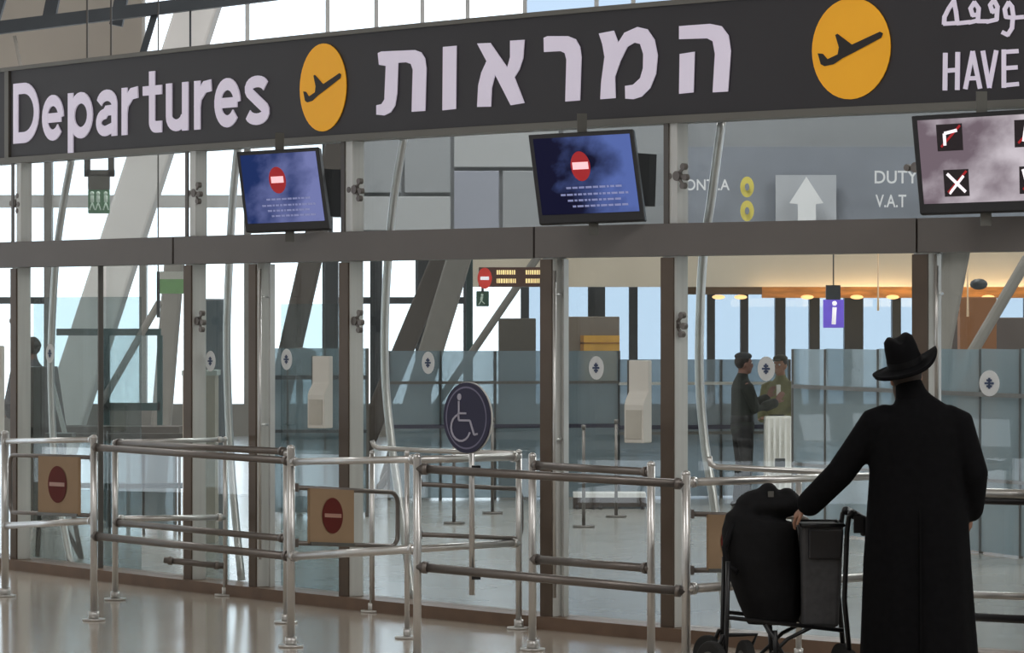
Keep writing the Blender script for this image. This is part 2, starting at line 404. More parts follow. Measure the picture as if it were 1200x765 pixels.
# left soffit above the sign
single('trim_soffit', px_box(MB(), -420, 166, -160, 92, 100, .3), M_ceil, kind='structure', label='beige soffit above the sign at the left')
t = thing('roof_beam', P2(0, 40, 124), 'dark steel beam crossing above the left end of the sign', 'beam')
part('beam', MB().bar(P2(-160, 52, 124), P2(330, -8, 124), .12, .12), M_dark, t)
for x in (0, 60, 140): part('strut', MB().bar(P2(x+8, -30, 123), P2(x-4 if x else -10, 30, 123), .12, .12), M_dark, t)
part('hanger', MB().bar(P2(17, 42, 124), P2(26, 88, 124), .03, .03), M_conc, t)
part('hanger', MB().bar(P2(182, 14, 124), P2(164, 74, 124), .06, .06), M_dark, t)
part('hanger', MB().bar(P2(223, 4, 124), P2(223, 66, 124), .018, .018), M_dark, t)

# ---------------------------------------------------------------- the glass partition
wf = thing('wall_front', W(600), kind='structure', label='curved glass partition with steel mullions')
ZT0, ZT1, ZS0, ZS1 = 2.32, 2.515, 3.125, 3.86
k = MB(); curve_box(k, -110, 1300, 0, .08, -.22, .05); part('kerb', k, M_kerb, wf)
joints = [-110, 207, 630, 1078, 1300]
for a, b in zip(joints, joints[1:]):
    part('transom_beam', curve_box(MB(), a+1.2, b-1.2, ZT0, ZT1, -.2, .03), M_beam, wf)
full = [-96, 17, 221, 404, 783, 1300]; low = [297, 641, 1079]
wdt = {17: .11, 221: .115, 404: .12, 783: .12, 297: .1, 641: .12, 1079: .12, -96: .11, 1300: .12}
for x in full+low:
    top = ZS1 if x in full else ZT0
    w_ = wdt[x]
    part('mullion', wall_box(MB(), x, w_*.9, -.115, -.005, .08, ZT0), M_alu, wf, bevel=.004)
    part('front_shade', wall_box(MB(), x-.5, w_*.9, -.005, .008, .08, ZT0-.01), M_fshade, wf, 'dark brown front strip carrying the shade of the post')  # shaded front of the post put in as a dark brown strip
    if x in low:   # two slim grooves of the sliding door rail
        part('door_rail', wall_box(MB(), x+10, .02, -.1, -.06, .08, ZT0-.01), M_steel, wf)
    else:
        part('mullion', wall_box(MB(), x+2, w_*.7, -.115, -.02, ZT1, ZS0+.05), M_alu, wf, bevel=.004)
        part('front_shade', wall_box(MB(), x-4, w_*.35, -.02, -.01, ZT1, ZS0), M_alud, wf)  # same shaded front above the beam, painted as a dark strip
allm = sorted(full+low)
stk = {60: 414, 248: 423, 337: 421, 503: 425, 700: 431, 899: 432, 1161: 449}
def pane(x0, x1, z0, z1, m, off=-.108):
    a, b = W(x0, off), W(x1, off); t = (b-a).normalized(); n = Vector((t.y, -t.x, 0))
    mb = MB(); c = (a+b)/2; q = [a-n*.006, b-n*.006, b+n*.006, a+n*.006]
    mb.quadbox([p+Vector((0, 0, z0)) for p in q], [p+Vector((0, 0, z1)) for p in q])
    return part('glass_pane', mb, m, wf), a, b, n
M_stick = mat('sticker_white', (226, 230, 232), .5, 0, .03, 3); M_blueem = mat('sticker_blue', (70, 86, 120), .5, 0, .05, 3)
for a, b in zip(allm, allm[1:]):
    cuts = [a, b]
    if a == 17: cuts = [a, 108, b]
    for c, d in zip(cuts, cuts[1:]):
        o, pa, pb, n = pane(c+2, d-2, .08, ZT0, M_clear)
        for sx, sy in stk.items():
            if c < sx < d:
                s_ = sw(sx); ds = 0
                # point on the pane seen at that bay coordinate
                f = (sx-c)/(d-c)
                best = min((pa.lerp(pb, i/200) for i in range(201)), key=lambda p: abs(600+F*p.x/p.y-sx))
                cpt = Vector((best.x, best.y, HC-(sy-Y0)*best.y/F))
                st = part('sticker', MB().disc(cpt+n*.009, n, (0, 0, 1), .068, .073, .003, 24), M_stick, o, 'round white sticker')
                e = MB()
                for r in (0, .0165, -.0165): e.box(cpt+n*.0125+Vector((0, 0, r)), (.036 if r else .062, .002, .012), math.atan2(n.x, -n.y))
                e.box(cpt+n*.0125, (.014, .002, .062), math.atan2(n.x, -n.y))
                ob = part('sticker_emblem', e, M_blueem, o, 'blue emblem on the sticker')
part('door_edge', wall_box(MB(), 108, .012, -.09, -.05, .08, ZT0), M_alud, wf)
fl = sorted(full)
for a, b in zip(fl, fl[1:]):
    pane(a+3, b-3, ZT1, ZS0+.04, M_upper, -.108)
# spider fittings
def spider(x, y, m=M_steeld):
    s = sw(x); c = W(x, -.03, ZY(y, s)); n = WN(x); t = WT(x)
    mb = MB(); mb.disc(c, n, (0, 0, 1), .03, .03, .03, 16)
    for dx, dz in ((.055, .055), (.07, -.01), (.05, -.06), (-.06, 0)):
        q = c+t*dx+Vector((0, 0, dz)); mb.bar(c, q, .014, .014); mb.disc(q, n, (0, 0, 1), .02, .02, .03, 12)
    part('spider_fitting', mb, m, wf)
for x, y in ((14, 238), (224, 226), (412, 222), (790, 206), (14, 376), (228, 376), (412, 376), (788, 380), (1070, 196)): spider(x, y)
# bowed steel poles just behind the glass
def bow(pts, r=.028, ds=4):
    P = [P2(x, y, sw(x)-ds) for x, y in pts]; Q = []
    for i in range(len(P)-1):
        p0, p1, p2, p3 = P[max(i-1, 0)], P[i], P[i+1], P[min(i+2, len(P)-1)]
        for k in range(6):
            t = k/6; Q.append(.5*((2*p1)+(p2-p0)*t+(2*p0-5*p1+4*p2-p3)*t*t+(3*p1-p0-3*p2+p3)*t**3))
    Q.append(P[-1]); part('bow_pole', MB().tube(Q, r, 10), M_steel, wf)
bow([(84, 185), (74, 240), (66, 300), (61, 380), (60, 450), (66, 560), (84, 665)])
bow([(279, 170), (273, 230), (269, 300), (266, 380), (267, 460), (272, 560), (283, 680)])
bow([(474, 158), (462, 230), (455, 300), (451, 380), (452, 450), (459, 520), (470, 600), (484, 706)])
bow([(846, 140), (834, 230), (824, 300), (820, 380), (820, 450), (826, 520), (838, 600), (852, 740)])
# vertical door pulls beside the low mullions
def pull(x, y0, y1, rungs):
    s = sw(x); mb = MB().tube([W(x, .05, ZY(y0, s)), W(x, .05, ZY(y1, s))], .011, 10)
    for y in rungs: mb.tube([W(x, .05, ZY(y, s)), W(x-7, -.06, ZY(y, s))], .009, 8)
    part('door_pull', mb, M_steel, wf)
pull(312, 315, 655, (348, 498)); pull(657, 317, 700, (345, 515)); pull(1104, 311, 470, (344,))

# inner tinted glass screen behind the left bays
def screen(x0, x1, ytop, off, label, edge=False):
    a, b = G(x0, sw(x0)-9), G(x1, sw(x1)-9); z = ZY(ytop, F/((a.y+b.y)/2))
    mb = MB(); q0, q1 = a, b; t = (q1-q0).normalized(); n = Vector((t.y, -t.x, 0))*.006
    q = [q0-n, q1-n, q1+n, q0+n]; mb.quadbox([p for p in q], [p+Vector((0, 0, z)) for p in q])
    return single('glass_screen', mb, M_screen, label, 'glass screen')
screen(40, 165, 348, -1.3, 'tall tinted glass screen leading back from the left bay')
screen(236, 268, 352, -1.3, 'narrow tinted glass screen between second and third mullion')
screen(330, 400, 356, -1.3, 'tinted glass screen behind the left intercom')

# ---------------------------------------------------------------- departures sign
sg = thing('departures_sign', W(600, 0, ZS0), 'long dark overhead sign reading Departures in English and Hebrew', 'sign')
part('panel', curve_box(MB(), 13, 1300, ZS0+.04, ZS1-.03, -.12, .0, 20), M_signf, sg)
part('panel', curve_box(MB(), -110, 6, ZS0+.04, ZS1-.03, -.12, .0, 20), M_signf, sg)
part('frame', curve_box(MB(), -110, 1300, ZS0-.005, ZS0+.04, -.14, .02, 20), M_frame, sg)
part('frame', curve_box(MB(), -110, 1300, ZS1-.03, ZS1, -.14, .02, 20), M_frame, sg)
part('joint_post', wall_box(MB(), 9.5, .07, -.13, .015, ZS0+.02, ZS1-.02), M_frame, sg)
# Departures, one ribbon-drawn letter per object
def ribbon(mb, pts, wd, closed=False):
    n = len(pts); L = []; Rr = []
    for i in range(n):
        a = pts[(i-1) % n] if closed or i else None; b = pts[(i+1) % n] if closed or i < n-1 else None; p = Vector(pts[i])
        d1 = (p-Vector(a)).normalized() if a is not None else None; d2 = (Vector(b)-p).normalized() if b is not None else None
        d1 = d1 or d2; d2 = d2 or d1; m = (d1+d2).normalized(); q = Vector((-m.y, m.x))*(wd/2/max(.5, m.dot(d1)))
        L.append(p+q); Rr.append(p-q)
    k = len(mb); mb.append((L, Rr, closed))
def arc_(cx, cy, rx, ry, a0, a1, n=12): return [(cx+rx*math.cos(math.radians(a0+(a1-a0)*i/n)), cy+ry*math.sin(math.radians(a0+(a1-a0)*i/n))) for i in range(n+1)]
def glyph(ch, w, H, X):
    t = TW/2; r = []
    if ch == 'D': ribbon(r, [(t, t), (t, H-t), (w*.42, H-t)]+arc_(w*.42, H/2, w*.58-t, H/2-t, 84, -84, 14)+[(w*.42, t)], TW, True)
    if ch == 'e': ribbon(r, [(t, X*.5), (w-t, X*.5)], TW*.85); ribbon(r, arc_(w/2, X/2, w/2-t, X/2-t, 0, 322, 24), TW)
    if ch == 'p': ribbon(r, [(t, -.115), (t, X)], TW); ribbon(r, arc_(w*.53, X/2, w*.47-t, X/2-t, 0, 345, 23), TW, True)
    if ch == 'a':
        ribbon(r, [(w-t*1.15, 0), (w-t*1.15, X*.68)]+arc_(w*.5, X*.68, w*.5-t*1.15, X*.32-t, 10, 168, 10), TW)
        ribbon(r, [(w-t, X*.56), (w*.5, X*.55)]+arc_(w*.42, X*.3, w*.42-t, X*.28-t*.8, 90, 285, 12)+[(w-t, X*.2)], TW*.9)
    if ch == 'r': ribbon(r, [(t, 0), (t, X)], TW); ribbon(r, [(t, X*.45), (t*1.4, X*.66), (w*.62, X*.86), (w, X-t*.95)], TW)
    if ch == 't': ribbon(r, [(w*.48, X+.1), (w*.48, X*.3)]+arc_(w*.48+t*1.4, X*.24, t*1.4, X*.24-t, 185, 270, 6)+[(w, t)], TW); ribbon(r, [(0, X-t*.9), (w, X-t*.9)], TW*.8)
    if ch == 'u': ribbon(r, [(t, X), (t, X*.34)]+arc_(w*.47, X*.32, w*.47-t, X*.32-t, 180, 350, 10), TW); ribbon(r, [(w-t, 0), (w-t, X)], TW)
    if ch == 's':
        a = arc_(w*.5, X*.735, w*.5-t*1.1, X*.265-t, 15, 225, 12); b = arc_(w*.5, X*.265, w*.5-t, X*.265-t, 45, -165, 12)
        ribbon(r, a+b, TW*.95)
    return r
TW = .084
let = 'Departures'; xs_px = [(17, 47), (51, 76), (81, 110), (114, 139), (144, 163), (169, 191), (196, 222), (229, 249), (253, 283), (288, 317)]
zb, zx = 3.268, 3.728
for ch, (xa, xb) in zip(let, xs_px):
    ua, ub = arc(xa), arc(xb); mb = MB()
    for ri, (L_, R_r, cl) in enumerate(glyph(ch, ub-ua, zx-zb, .345)):
        k = len(mb.v); n = len(L_)
        for o in (.004, .012+.0015*ri):
            for p, q in zip(L_, R_r):
                mb.v.append(W(unarc(ua+p.x), o, zb+p.y)); mb.v.append(W(unarc(ua+q.x), o, zb+q.y))
        for i in range(n if cl else n-1):
            a, b = 2*i, 2*((i+1) % n); N2 = 2*n
            mb.f += [(k+a, k+b, k+b+1, k+a+1), (k+N2+a, k+N2+a+1, k+N2+b+1, k+N2+b), (k+a, k+N2+a, k+N2+b, k+b), (k+a+1, k+b+1, k+N2+b+1, k+N2+a+1)]
        if not cl: mb.f += [(k, k+1, k+2*n+1, k+2*n), (k+2*n-2, k+4*n-2, k+4*n-1, k+2*n-1)]
    part('letter', mb, M_white, sg)
def cpts(l, ox, oy=0, k=3.0): return [(ox+x/k, oy+y/k) for x, y in l]
heb = [
 [[133,187],[145,181],[262,176],[285,184],[298,205],[303,240],[299,390],[252,393],[256,245],[249,225],[232,219],[204,221],[200,330],[193,372],[178,395],[155,406],[128,403],[128,370],[146,366],[156,350],[161,232],[137,228]],
 [[362,165],[409,161],[407,383],[360,388]],
 [[482,153],[528,151],[588,238],[598,200],[598,143],[648,140],[643,205],[630,245],[613,272],[648,362],[600,370],[545,262],[533,310],[530,375],[482,376],[486,300],[497,255],[515,215]],
 [[716,133],[730,127],[800,127],[828,138],[843,165],[848,200],[843,353],[792,357],[796,210],[790,187],[775,180],[717,183]],
 [[910,118],[962,108],[978,150],[1000,115],[1045,95],[1080,103],[1105,140],[1116,195],[1110,260],[1090,310],[1060,340],[1030,349],[1003,347],[1002,302],[1030,298],[1055,275],[1065,240],[1066,190],[1055,155],[1035,150],[1010,165],[985,215],[966,270],[968,345],[915,349],[918,290],[930,200],[922,155]],
]
for l in heb: part('letter', sign_poly(MB(), cpts(l, 400)), M_white, sg)
mb = sign_poly(MB(), cpts([[-8,92],[100,84],[140,92],[165,125],[173,180],[163,322],[110,325],[118,190],[110,145],[90,135],[-8,138]], 800))
sign_poly(mb, cpts([[-6,190],[46,182],[42,325],[-8,330]], 800)); part('letter', mb, M_white, sg)
plane = [[487,182],[505,185],[520,205],[553,190],[557,165],[545,120],[553,116],[600,158],[690,118],[700,125],[695,140],[610,185],[570,205],[540,225],[510,230],[497,222]]
def disc_icon(cx, cy, rr, wx):
    u0 = arc(cx); zc = ZY(cy, sw(cx)); n = 40; mb = MB()
    for o in (.004, .01):
        for i in range(n):
            q = 2*math.pi*i/n; mb.v.append(W(unarc(u0+rr*wx*math.cos(q)), o, zc+rr*math.sin(q)))
    mb.f += [tuple(range(n))[::-1], tuple(range(n, 2*n))]+[(i, (i+1) % n, n+(i+1) % n, n+i) for i in range(n)]
    d = part('disc', mb, M_yellow, sg, 'yellow disc')
    mb = MB(); pts = [((x-594)/180*1.0, -(y-172)/180*1.0) for x, y in plane]
    # plane drawn in sign metres
    tr = tessellate_polygon([[Vector((x, y, 0)) for x, y in pts]])
    sc = .29
    mb.add([W(unarc(u0+x*sc*1.42*wx), .014, zc+y*sc) for x, y in pts], tr)
    part('airplane_icon', mb, M_black, d, 'black airplane taking off')
disc_icon(379.5, 102.5, .296, .95); disc_icon(998, 57, .292, 1.0)
mb = MB()
hv = [[(1109, 63), (1108.5, 105)], [(1123.5, 62), (1123, 104.5)], [(1109, 83), (1123, 82)]]
def strokes(ls, wd, mat_=M_white):
    mb = MB()
    for l in ls: sign_stroke(mb, l, wd)
    part('letter', mb, mat_, sg)
strokes(hv, 5.2)
strokes([[(1132.5, 103.5), (1141, 61), (1149.5, 103)], [(1135.5, 92), (1147, 91.5)]], 5.0)
strokes([[(1153, 60.5), (1160.5, 102), (1168.5, 60)]], 5.0)
strokes([[(1177.5, 59), (1177.5, 102)], [(1177.5, 61), (1193.5, 60)], [(1177.5, 80), (1192.5, 79)], [(1177.5, 100), (1194, 98.5)]], 5.0)
strokes([[(1107.5, 28), (1108, 20), (1113, 10), (1119, 1), (1121.5, 14), (1123, 27), (1107.5, 28)], [(1123, 27.5), (1137, 26)]], 4.8)
strokes([[(1137, 26.5), (1147, 24), (1148, 10), (1143, 3), (1138.5, 10), (1141, 18), (1147, 17)], [(1147, 25), (1158, 25)]], 4.8)
strokes([[(1158, 25.5), (1169, 23), (1170, 8), (1166, 0), (1161.5, 6), (1164, 14), (1169, 12)]], 4.8)
strokes([[(1200, 20), (1189, 21), (1187, 8), (1183, 3), (1178.5, 11), (1180, 20), (1188, 21), (1187, 33), (1182, 41), (1176, 38)]], 4.8)

# ---------------------------------------------------------------- monitors
def cloud_screen(name, base, hi, tilt):
    m = bpy.data.materials.new(name); m.use_nodes = True; n = m.node_tree; p = n.nodes['Principled BSDF']
    t = n.nodes.new('ShaderNodeTexCoord'); nz = n.nodes.new('ShaderNodeTexNoise'); nz.inputs['Scale'].default_value = 2.2; nz.inputs['Detail'].default_value = 5
    mp = n.nodes.new('ShaderNodeMapping'); mp.inputs['Location'].default_value = tilt
    sx = n.nodes.new('ShaderNodeSeparateXYZ'); add = n.nodes.new('ShaderNodeMath'); add.operation = 'MULTIPLY_ADD'; add.inputs[1].default_value = .55
    r = n.nodes.new('ShaderNodeValToRGB'); e = r.color_ramp.elements
    e[0].position = .6; e[0].color = RGB(*base); e[1].position = 1.15 if 0 else 1.0; e[1].color = RGB(*hi)
    n.links.new(t.outputs['Generated'], mp.inputs[0]); n.links.new(mp.outputs[0], nz.inputs[0]); n.links.new(t.outputs['Generated'], sx.inputs[0])
    n.links.new(sx.outputs['X'], add.inputs[0]); n.links.new(nz.outputs[0], add.inputs[2])
    n.links.new(add.outputs[0], r.inputs[0]); p.inputs['Base Color'].default_value = (.004, .004, .006, 1); p.inputs['Roughness'].default_value = .3; p.inputs['Specular IOR Level'].default_value = .1
    n.links.new(r.outputs[0], p.inputs['Emission Color']); p.inputs['Emission Strength'].default_value = .75
    return m
M_redE = mat('screen_red', (160, 20, 28), .4, emit=.45, var=.02); M_pinkE = mat('screen_pink', (236, 190, 196), .4, emit=.8, var=.02)
M_txtE = mat('screen_text', (130, 136, 180), .4, emit=.5, var=.02); M_blkE = mat('screen_black', (28, 14, 24), .4, var=.02)
M_whtE = mat('screen_white', (232, 226, 232), .4, emit=.8, var=.02)
def monitor(corners, s0, s1, m, label, third=False, box=True):
    # corners tl, tr, br, bl of the case; s0 left side depth scale, s1 right
    tl, tr, br, bl = [P2(x, y, s) for (x, y), s in zip(corners, (s0, s1, s1+.6, s0+.6))]
    R = (tr-tl); U = (tl-bl); n = R.cross(U).normalized()
    if n.y > 0: n = -n
    rt = thing('monitor', (bl+br)/2, label, 'monitor')
    back = [p-n*.07 for p in (bl, br, tr, tl)]
    part('case', MB().quadbox(back, [bl, br, tr, tl]), M_blackp, rt, bevel=.006)
    def pt(u, v, o=.004): return bl.lerp(br, u).lerp(tl.lerp(tr, u), v)+n*o
    part('screen', MB().add([pt(.04, .1), pt(.96, .1), pt(.96, .95), pt(.04, .95)], [(0, 1, 2, 3)]), m, rt, 'lit screen')
    W_, H_ = R.length, U.length
    if not third:
        c = []; nn = 28
        mb = MB(); mb.v = [pt(.46+.105*H_/W_*1.2*math.cos(2*math.pi*i/nn)*.85, .62+.165*math.sin(2*math.pi*i/nn), .008) for i in range(nn)]; mb.f = [tuple(range(nn))]
        part('no_entry_disc', mb, M_redE, rt, 'red no entry disc')
        part('no_entry_bar', MB().add([pt(.385, .585, .011), pt(.535, .585, .011), pt(.535, .665, .011), pt(.385, .665, .011)], [(0, 1, 2, 3)]), M_pinkE, rt, 'pale bar')
        rnd = random.Random(5)
        for v_, a, b in ((.375, .3, .82), (.30, .24, .86), (.235, .3, .8), (.17, .34, .84)):
            u = a; mb = MB()
            while u < b:
                l = rnd.uniform(.02, .06); mb.add([pt(u, v_, .008), pt(u+l, v_, .008), pt(u+l, v_+.022, .008), pt(u, v_+.022, .008)], [(0, 1, 2, 3)]); u += l+.012
            part('text_line', mb, M_txtE, rt, kind='stuff')
    else:
        for cx, cy, kx in ((.27, .76, 0), (.84, .76, 1), (.30, .30, 2), (.87, .30, 3)):
            q = lambda a, b, o: pt(cx+a*.095, cy+b*.135, o)
            ic = part('pictogram', MB().add([q(-1, -1, .008), q(1, -1, .008), q(1, 1, .008), q(-1, 1, .008)], [(0, 1, 2, 3)]), M_blkE, rt, 'black prohibition pictogram')
            def st(l, wd, m_, nm):
                mb = MB()
                for (x0, y0), (x1, y1) in zip(l, l[1:]):
                    d = math.hypot(x1-x0, y1-y0); ax, ay = -(y1-y0)/d*wd, (x1-x0)/d*wd
                    mb.add([q(x0+ax, y0+ay, .012), q(x1+ax, y1+ay, .012), q(x1-ax, y1-ay, .012), q(x0-ax, y0-ay, .012)], [(0, 1, 2, 3)])
                part(nm, mb, m_, ic)
            st({0: [(-.4, -.6), (-.4, .3), (.6, .5)], 1: [(-.3, -.6), (-.1, .6)], 2: [(-.7, .7), (.7, -.7)], 3: [(-.7, .8), (-.4, -.3), (.4, -.6)]}[kx], .12, M_whtE, 'white_shape')
            if kx == 2: st([(.6, .5), (-.6, -.8)], .1, M_whtE, 'white_shape')
            if kx == 1: st([(.4, -.7), (.5, .5)], .14, M_whtE, 'white_shape')
            st([(.85, .85), (-.7, -.7)], .09, M_redE, 'red_slash')
    if box:
        b0 = (tr+br)/2; part('wall_bracket', MB().bar(b0-n*.07-R.normalized()*.2, b0-n*.28+R.normalized()*.03, .1, .32), M_blackp, rt)
    mid = (tl+tr)/2; part('hanger', MB().bar(mid-n*.05-Vector((0, 0, .05)), mid-n*.05+Vector((0, 0, .12)), .06, .02), M_greyp, rt)
    mid = (bl+br)/2; part('foot', MB().bar(mid-n*.05+Vector((0, 0, .05)), mid-n*.05-Vector((0, 0, .07)), .06, .02), M_greyp, rt)
    return rt
monitor([(277, 178), (373, 172), (386, 268), (288, 272)], 173, 174, cloud_screen('screen_blue', (30, 52, 108), (130, 138, 196), (0, 0, 0)), 'black monitor with a bright blue screen, under the left yellow disc')
monitor([(619, 158), (742, 151), (756, 258), (632, 263)], 192, 193, cloud_screen('screen_navy', (8, 10, 46), (96, 118, 190), (2, 0, 1)), 'black monitor with a dark navy cloudy screen above the middle of the beam')
monitor([(1068, 136), (1230, 126), (1230, 246), (1078, 251)], 211, 213, cloud_screen('screen_grey', (128, 112, 122), (232, 222, 230), (4, 2, 1)), 'black monitor with prohibition pictograms at the right edge', third=True, box=False)

# ---------------------------------------------------------------- reflection of the duty free sign, built as a panel behind the upper glass
t = thing('sign_reflection', P2(930, 262, 122), 'reflection of a grey sign with a white arrow, built behind the upper glass', 'sign')
M_dutys = mat('duty_face', (122, 128, 138), .5, 0, .06, 2); M_faint = mat('faint_print', (206, 208, 210), .5, 0, .03, 2, emit=.1); M_fy = mat('faint_yellow', (204, 190, 90), .5, 0, .04, 3)
part('panel', px_box(MB(), 800, 1240, 172, 285, 121, .1), M_dutys, t)
part('arrow_panel', px_box(MB(), 909, 980, 205, 285, 121.4, .03), mat('arrow_face', (168, 172, 178), .5, 0, .03, 3), t, 'pale square behind the arrow')
Sd = 121.9
mb = MB(); pl = [(945, 207), (965, 238), (956, 239), (956, 285), (935, 285), (935, 239), (925, 238)]
mb.v = [P2(x, y, Sd) for x, y in pl]; mb.f = [(0, 1, 6), (2, 3, 4, 5)]; mb.f = [(0, 1, 2, 5, 6), (2, 3, 4, 5)]
part('arrow', mb, M_faint, t, 'white arrow pointing up')
def word(body, x0, x1, y0, y1, s, par, m, bold=.01):
    a = P2(x0, y1, s); b = P2(x1, y0, s); mb = MB(); flat_text(mb, body, a, (1, 0, 0), (0, 0, 1), b.x-a.x, b.z-a.z, bold); return part('lettering', mb, m, par, kind='stuff')
word('DUTY FREE', 1025, 1120, 200, 215, Sd, t, M_faint); word('V.A.T', 1026, 1062, 228, 243, Sd, t, M_faint)
word('CONT..A', 792, 855, 210, 223, Sd, t, M_faint)
mb = MB()
for cy in (219, 247): mb.disc(P2(875.5, cy, Sd), (0, -1, 0), (0, 0, 1), .066, .1, .01, 20)
part('round_icon', mb, M_fy, t, 'two yellow round icons')
mb = MB()
for cy in (219, 247): part('icon_print', MB().disc(P2(875.5, cy, Sd+.1), (0, -1, 0), (0, 0, 1), .022, .036, .01, 12), M_dutys, t)

# ---------------------------------------------------------------- inner hall furniture and signs
def psign(name, x0, x1, y0, y1, s, d, m, label, cat, group=None):
    t = thing(name, P2((x0+x1)/2, y1, s), label, cat, group); part('panel', px_box(MB(), x0, x1, y0, y1, s, d), m, t, bevel=.008); return t
# hanging green exit sign
t = psign('exit_sign', 103, 128, 222, 250, 138, .06, mat('exit_green', (86, 128, 98), .5, emit=.12), 'hanging green exit sign with a running figure behind the upper left glass', 'sign')
part('housing', px_box(MB(), 103, 128, 205, 222, 138, .07), M_frame, t)
for x in (102, 130): part('hanger', px_box(MB(), x-3.5, x+3.5, 150, 207, 138, .04), M_alud, t); part('rod', px_box(MB(), x-1, x+1, Y0-7*138, 150, 138, .02), M_alud, t)
part('hanger_bar', px_box(MB(), 99, 134, 199, 206, 138, .05), M_alud, t)
mb = MB()
for x in (108, 115, 124):
    mb.ball(P2(x, 226.5, 138.6), .018, 8); mb.bar(P2(x, 229, 138.6), P2(x, 237, 138.6), .03, .01); mb.bar(P2(x, 237, 138.6), P2(x-3, 246, 138.6), .015, .01); mb.bar(P2(x, 237, 138.6), P2(x+3, 246, 138.6), .015, .01)
part('figure', mb, mat('exit_white', (200, 220, 206), .5, emit=.15), t, 'pale running figures')
t = psign('exit_sign', 187, 217, 326, 344, 138, .06, mat('exit_green_light', (116, 158, 104), .5, emit=.2), 'light green sign under the beam beside the second mullion', 'sign')
part('cap', px_box(MB(), 187, 217, 318, 327, 138, .07), M_cream, t); part('bracket', px_box(MB(), 183.5, 187, 318, 372, 138, .05), M_dark, t); part('rod', px_box(MB(), 184.5, 186, Y0-7*138, 318, 138, .02), M_alud, t)
# red information board
t = psign('information_board', 561, 660, 313, 336, 112, .08, mat('board_brown', (92, 58, 48), .5), 'long brown board with a red no entry disc and lit lettering', 'sign')
for x in (568, 653): 
    d = part('no_entry_disc', MB().disc(P2(x, 326, 112.6), (0, -1, 0), (0, 0, 1), .075, .11, .02, 24), mat('bright_red', (214, 52, 42), .5, emit=.3), t, 'red no entry disc')
    part('no_entry_bar', MB().box(P2(x, 326, 112.9), (.09, .01, .035)), M_whtE, d)
rnd = random.Random(9)
mb = MB()
for y in (319, 329):
    for a, b in ((582, 604), (616, 634)):
        x = a
        while x < b:
            l = rnd.uniform(1.2, 2.6); mb.add([P2(x, y-2.6, 112.8), P2(x+l, y-2.6, 112.8), P2(x+l, y+2.6, 112.8), P2(x, y+2.6, 112.8)], [(0, 1, 2, 3)]); x += l+.7
part('lettering', mb, mat('lit_letters', (250, 214, 150), .5, emit=.9), t, 'small lit lettering', kind='stuff')
t = psign('exit_sign', 558, 573, 341, 359, 112, .05, mat('exit_dark', (44, 84, 68), .5, emit=.05), 'small dark green exit sign under the brown information board', 'sign')
mb = MB(); mb.ball(P2(565, 345.5, 112.5), .014, 8); mb.bar(P2(565, 347, 112.5), P2(564, 352, 112.5), .025, .01); mb.bar(P2(564, 352, 112.5), P2(561, 357, 112.5), .014, .01); mb.bar(P2(564, 352, 112.5), P2(568, 356, 112.5), .014, .01)
part('figure', mb, mat('exit_white', (200, 220, 206)), t); part('hanger', px_box(MB(), 564, 567, 330, 342, 112, .03), M_dark, t)
# purple lit sign
t = psign('lit_sign', 965, 989, 351, 384, 96, .08, mat('purple_lit', (98, 76, 188), .5, emit=.7), 'purple lit hanging sign with white mark left of the hat', 'sign')
part('hanger', px_box(MB(), 968, 985, 334, 351, 96, .06), M_dark, t); part('rod', px_box(MB(), 976, 977.5, Y0-7*96, 334, 96, .02), M_dark, t)
mb = MB(); mb.bar(P2(978, 360, 96.4), P2(977, 380, 96.4), .05, .01); mb.ball(P2(978, 355.5, 96.4), .03, 10); part('white_mark', mb, M_whtE, t, 'white mark')
# hanging slim pendants
wr2 = mat('pendant_warm', (230, 200, 165), .5, emit=.2)
for x, s, y0, y1, lab in ((1029, 100, 338, 364, 'slim warm pendant lamp above the hat crown'), (1134, 100, 338, 371, 'slim warm pendant lamp right of the leaning column near the right edge')):
    single('pendant_lamp', MB().tube([G(x, s, 9.0), P2(x, y0-3, s), P2(x, y1, s)], [.008, .008, .014], 8), wr2, lab, 'lamp', 'slim pendant lamps in the far passage')
# far ceiling device
single('ceiling_camera', MB().ball(P2(1147, 333, 96), (.11, .11, .07), 12), M_dark, 'dark dome camera hanging at the far right', 'camera')
# brown and grey walls of the passage
def block(name, x0, x1, y0, y1, s, d, m, label, cat, floor=True, **k):
    yb = Y0+HC*s if floor else y1
    return single(name, px_box(MB(), x0, x1, y0, yb, s, d), m, label, cat, bevel=.01, **k)
M_bw = mat('booth_brown', (132, 120, 108), .7, 0, .06, 1.5); M_bw2 = mat('booth_dark', (86, 80, 72), .7, 0, .1, 1.5)
block('booth_wall', 655, 726, 371, 0, 104, .5, M_bw, 'grey brown booth wall behind the second door', 'booth')
block('booth_wall', 584, 628, 373, 0, 104, .5, M_bw2, 'dark brown booth wall left of the double door mullion', 'booth')
tp = thing('poster', P2(704, 446, 104), 'orange framed poster on the grey brown booth wall', 'poster')
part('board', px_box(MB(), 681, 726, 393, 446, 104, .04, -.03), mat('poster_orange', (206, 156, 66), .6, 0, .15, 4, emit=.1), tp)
part('frame', px_box(px_box(MB(), 680, 684, 393, 446, 104, .04, -.04), 680, 726, 401, 403, 104, .04, -.04), mat('poster_edge', (168, 116, 48), .6), tp)
block('partition_wall', 1092, 1330, 372, 0, 92, .4, mat('dark_far_wall', (92, 82, 78), .7, 0, .1, 1), 'dark far wall at the right edge', 'wall')
block('partition_wall', 1125, 1168, 348, 0, 94, .3, mat('warm_far_wall', (142, 92, 52), .7, 0, .1, 1), 'warm brown far wall right of the leaning column', 'wall')
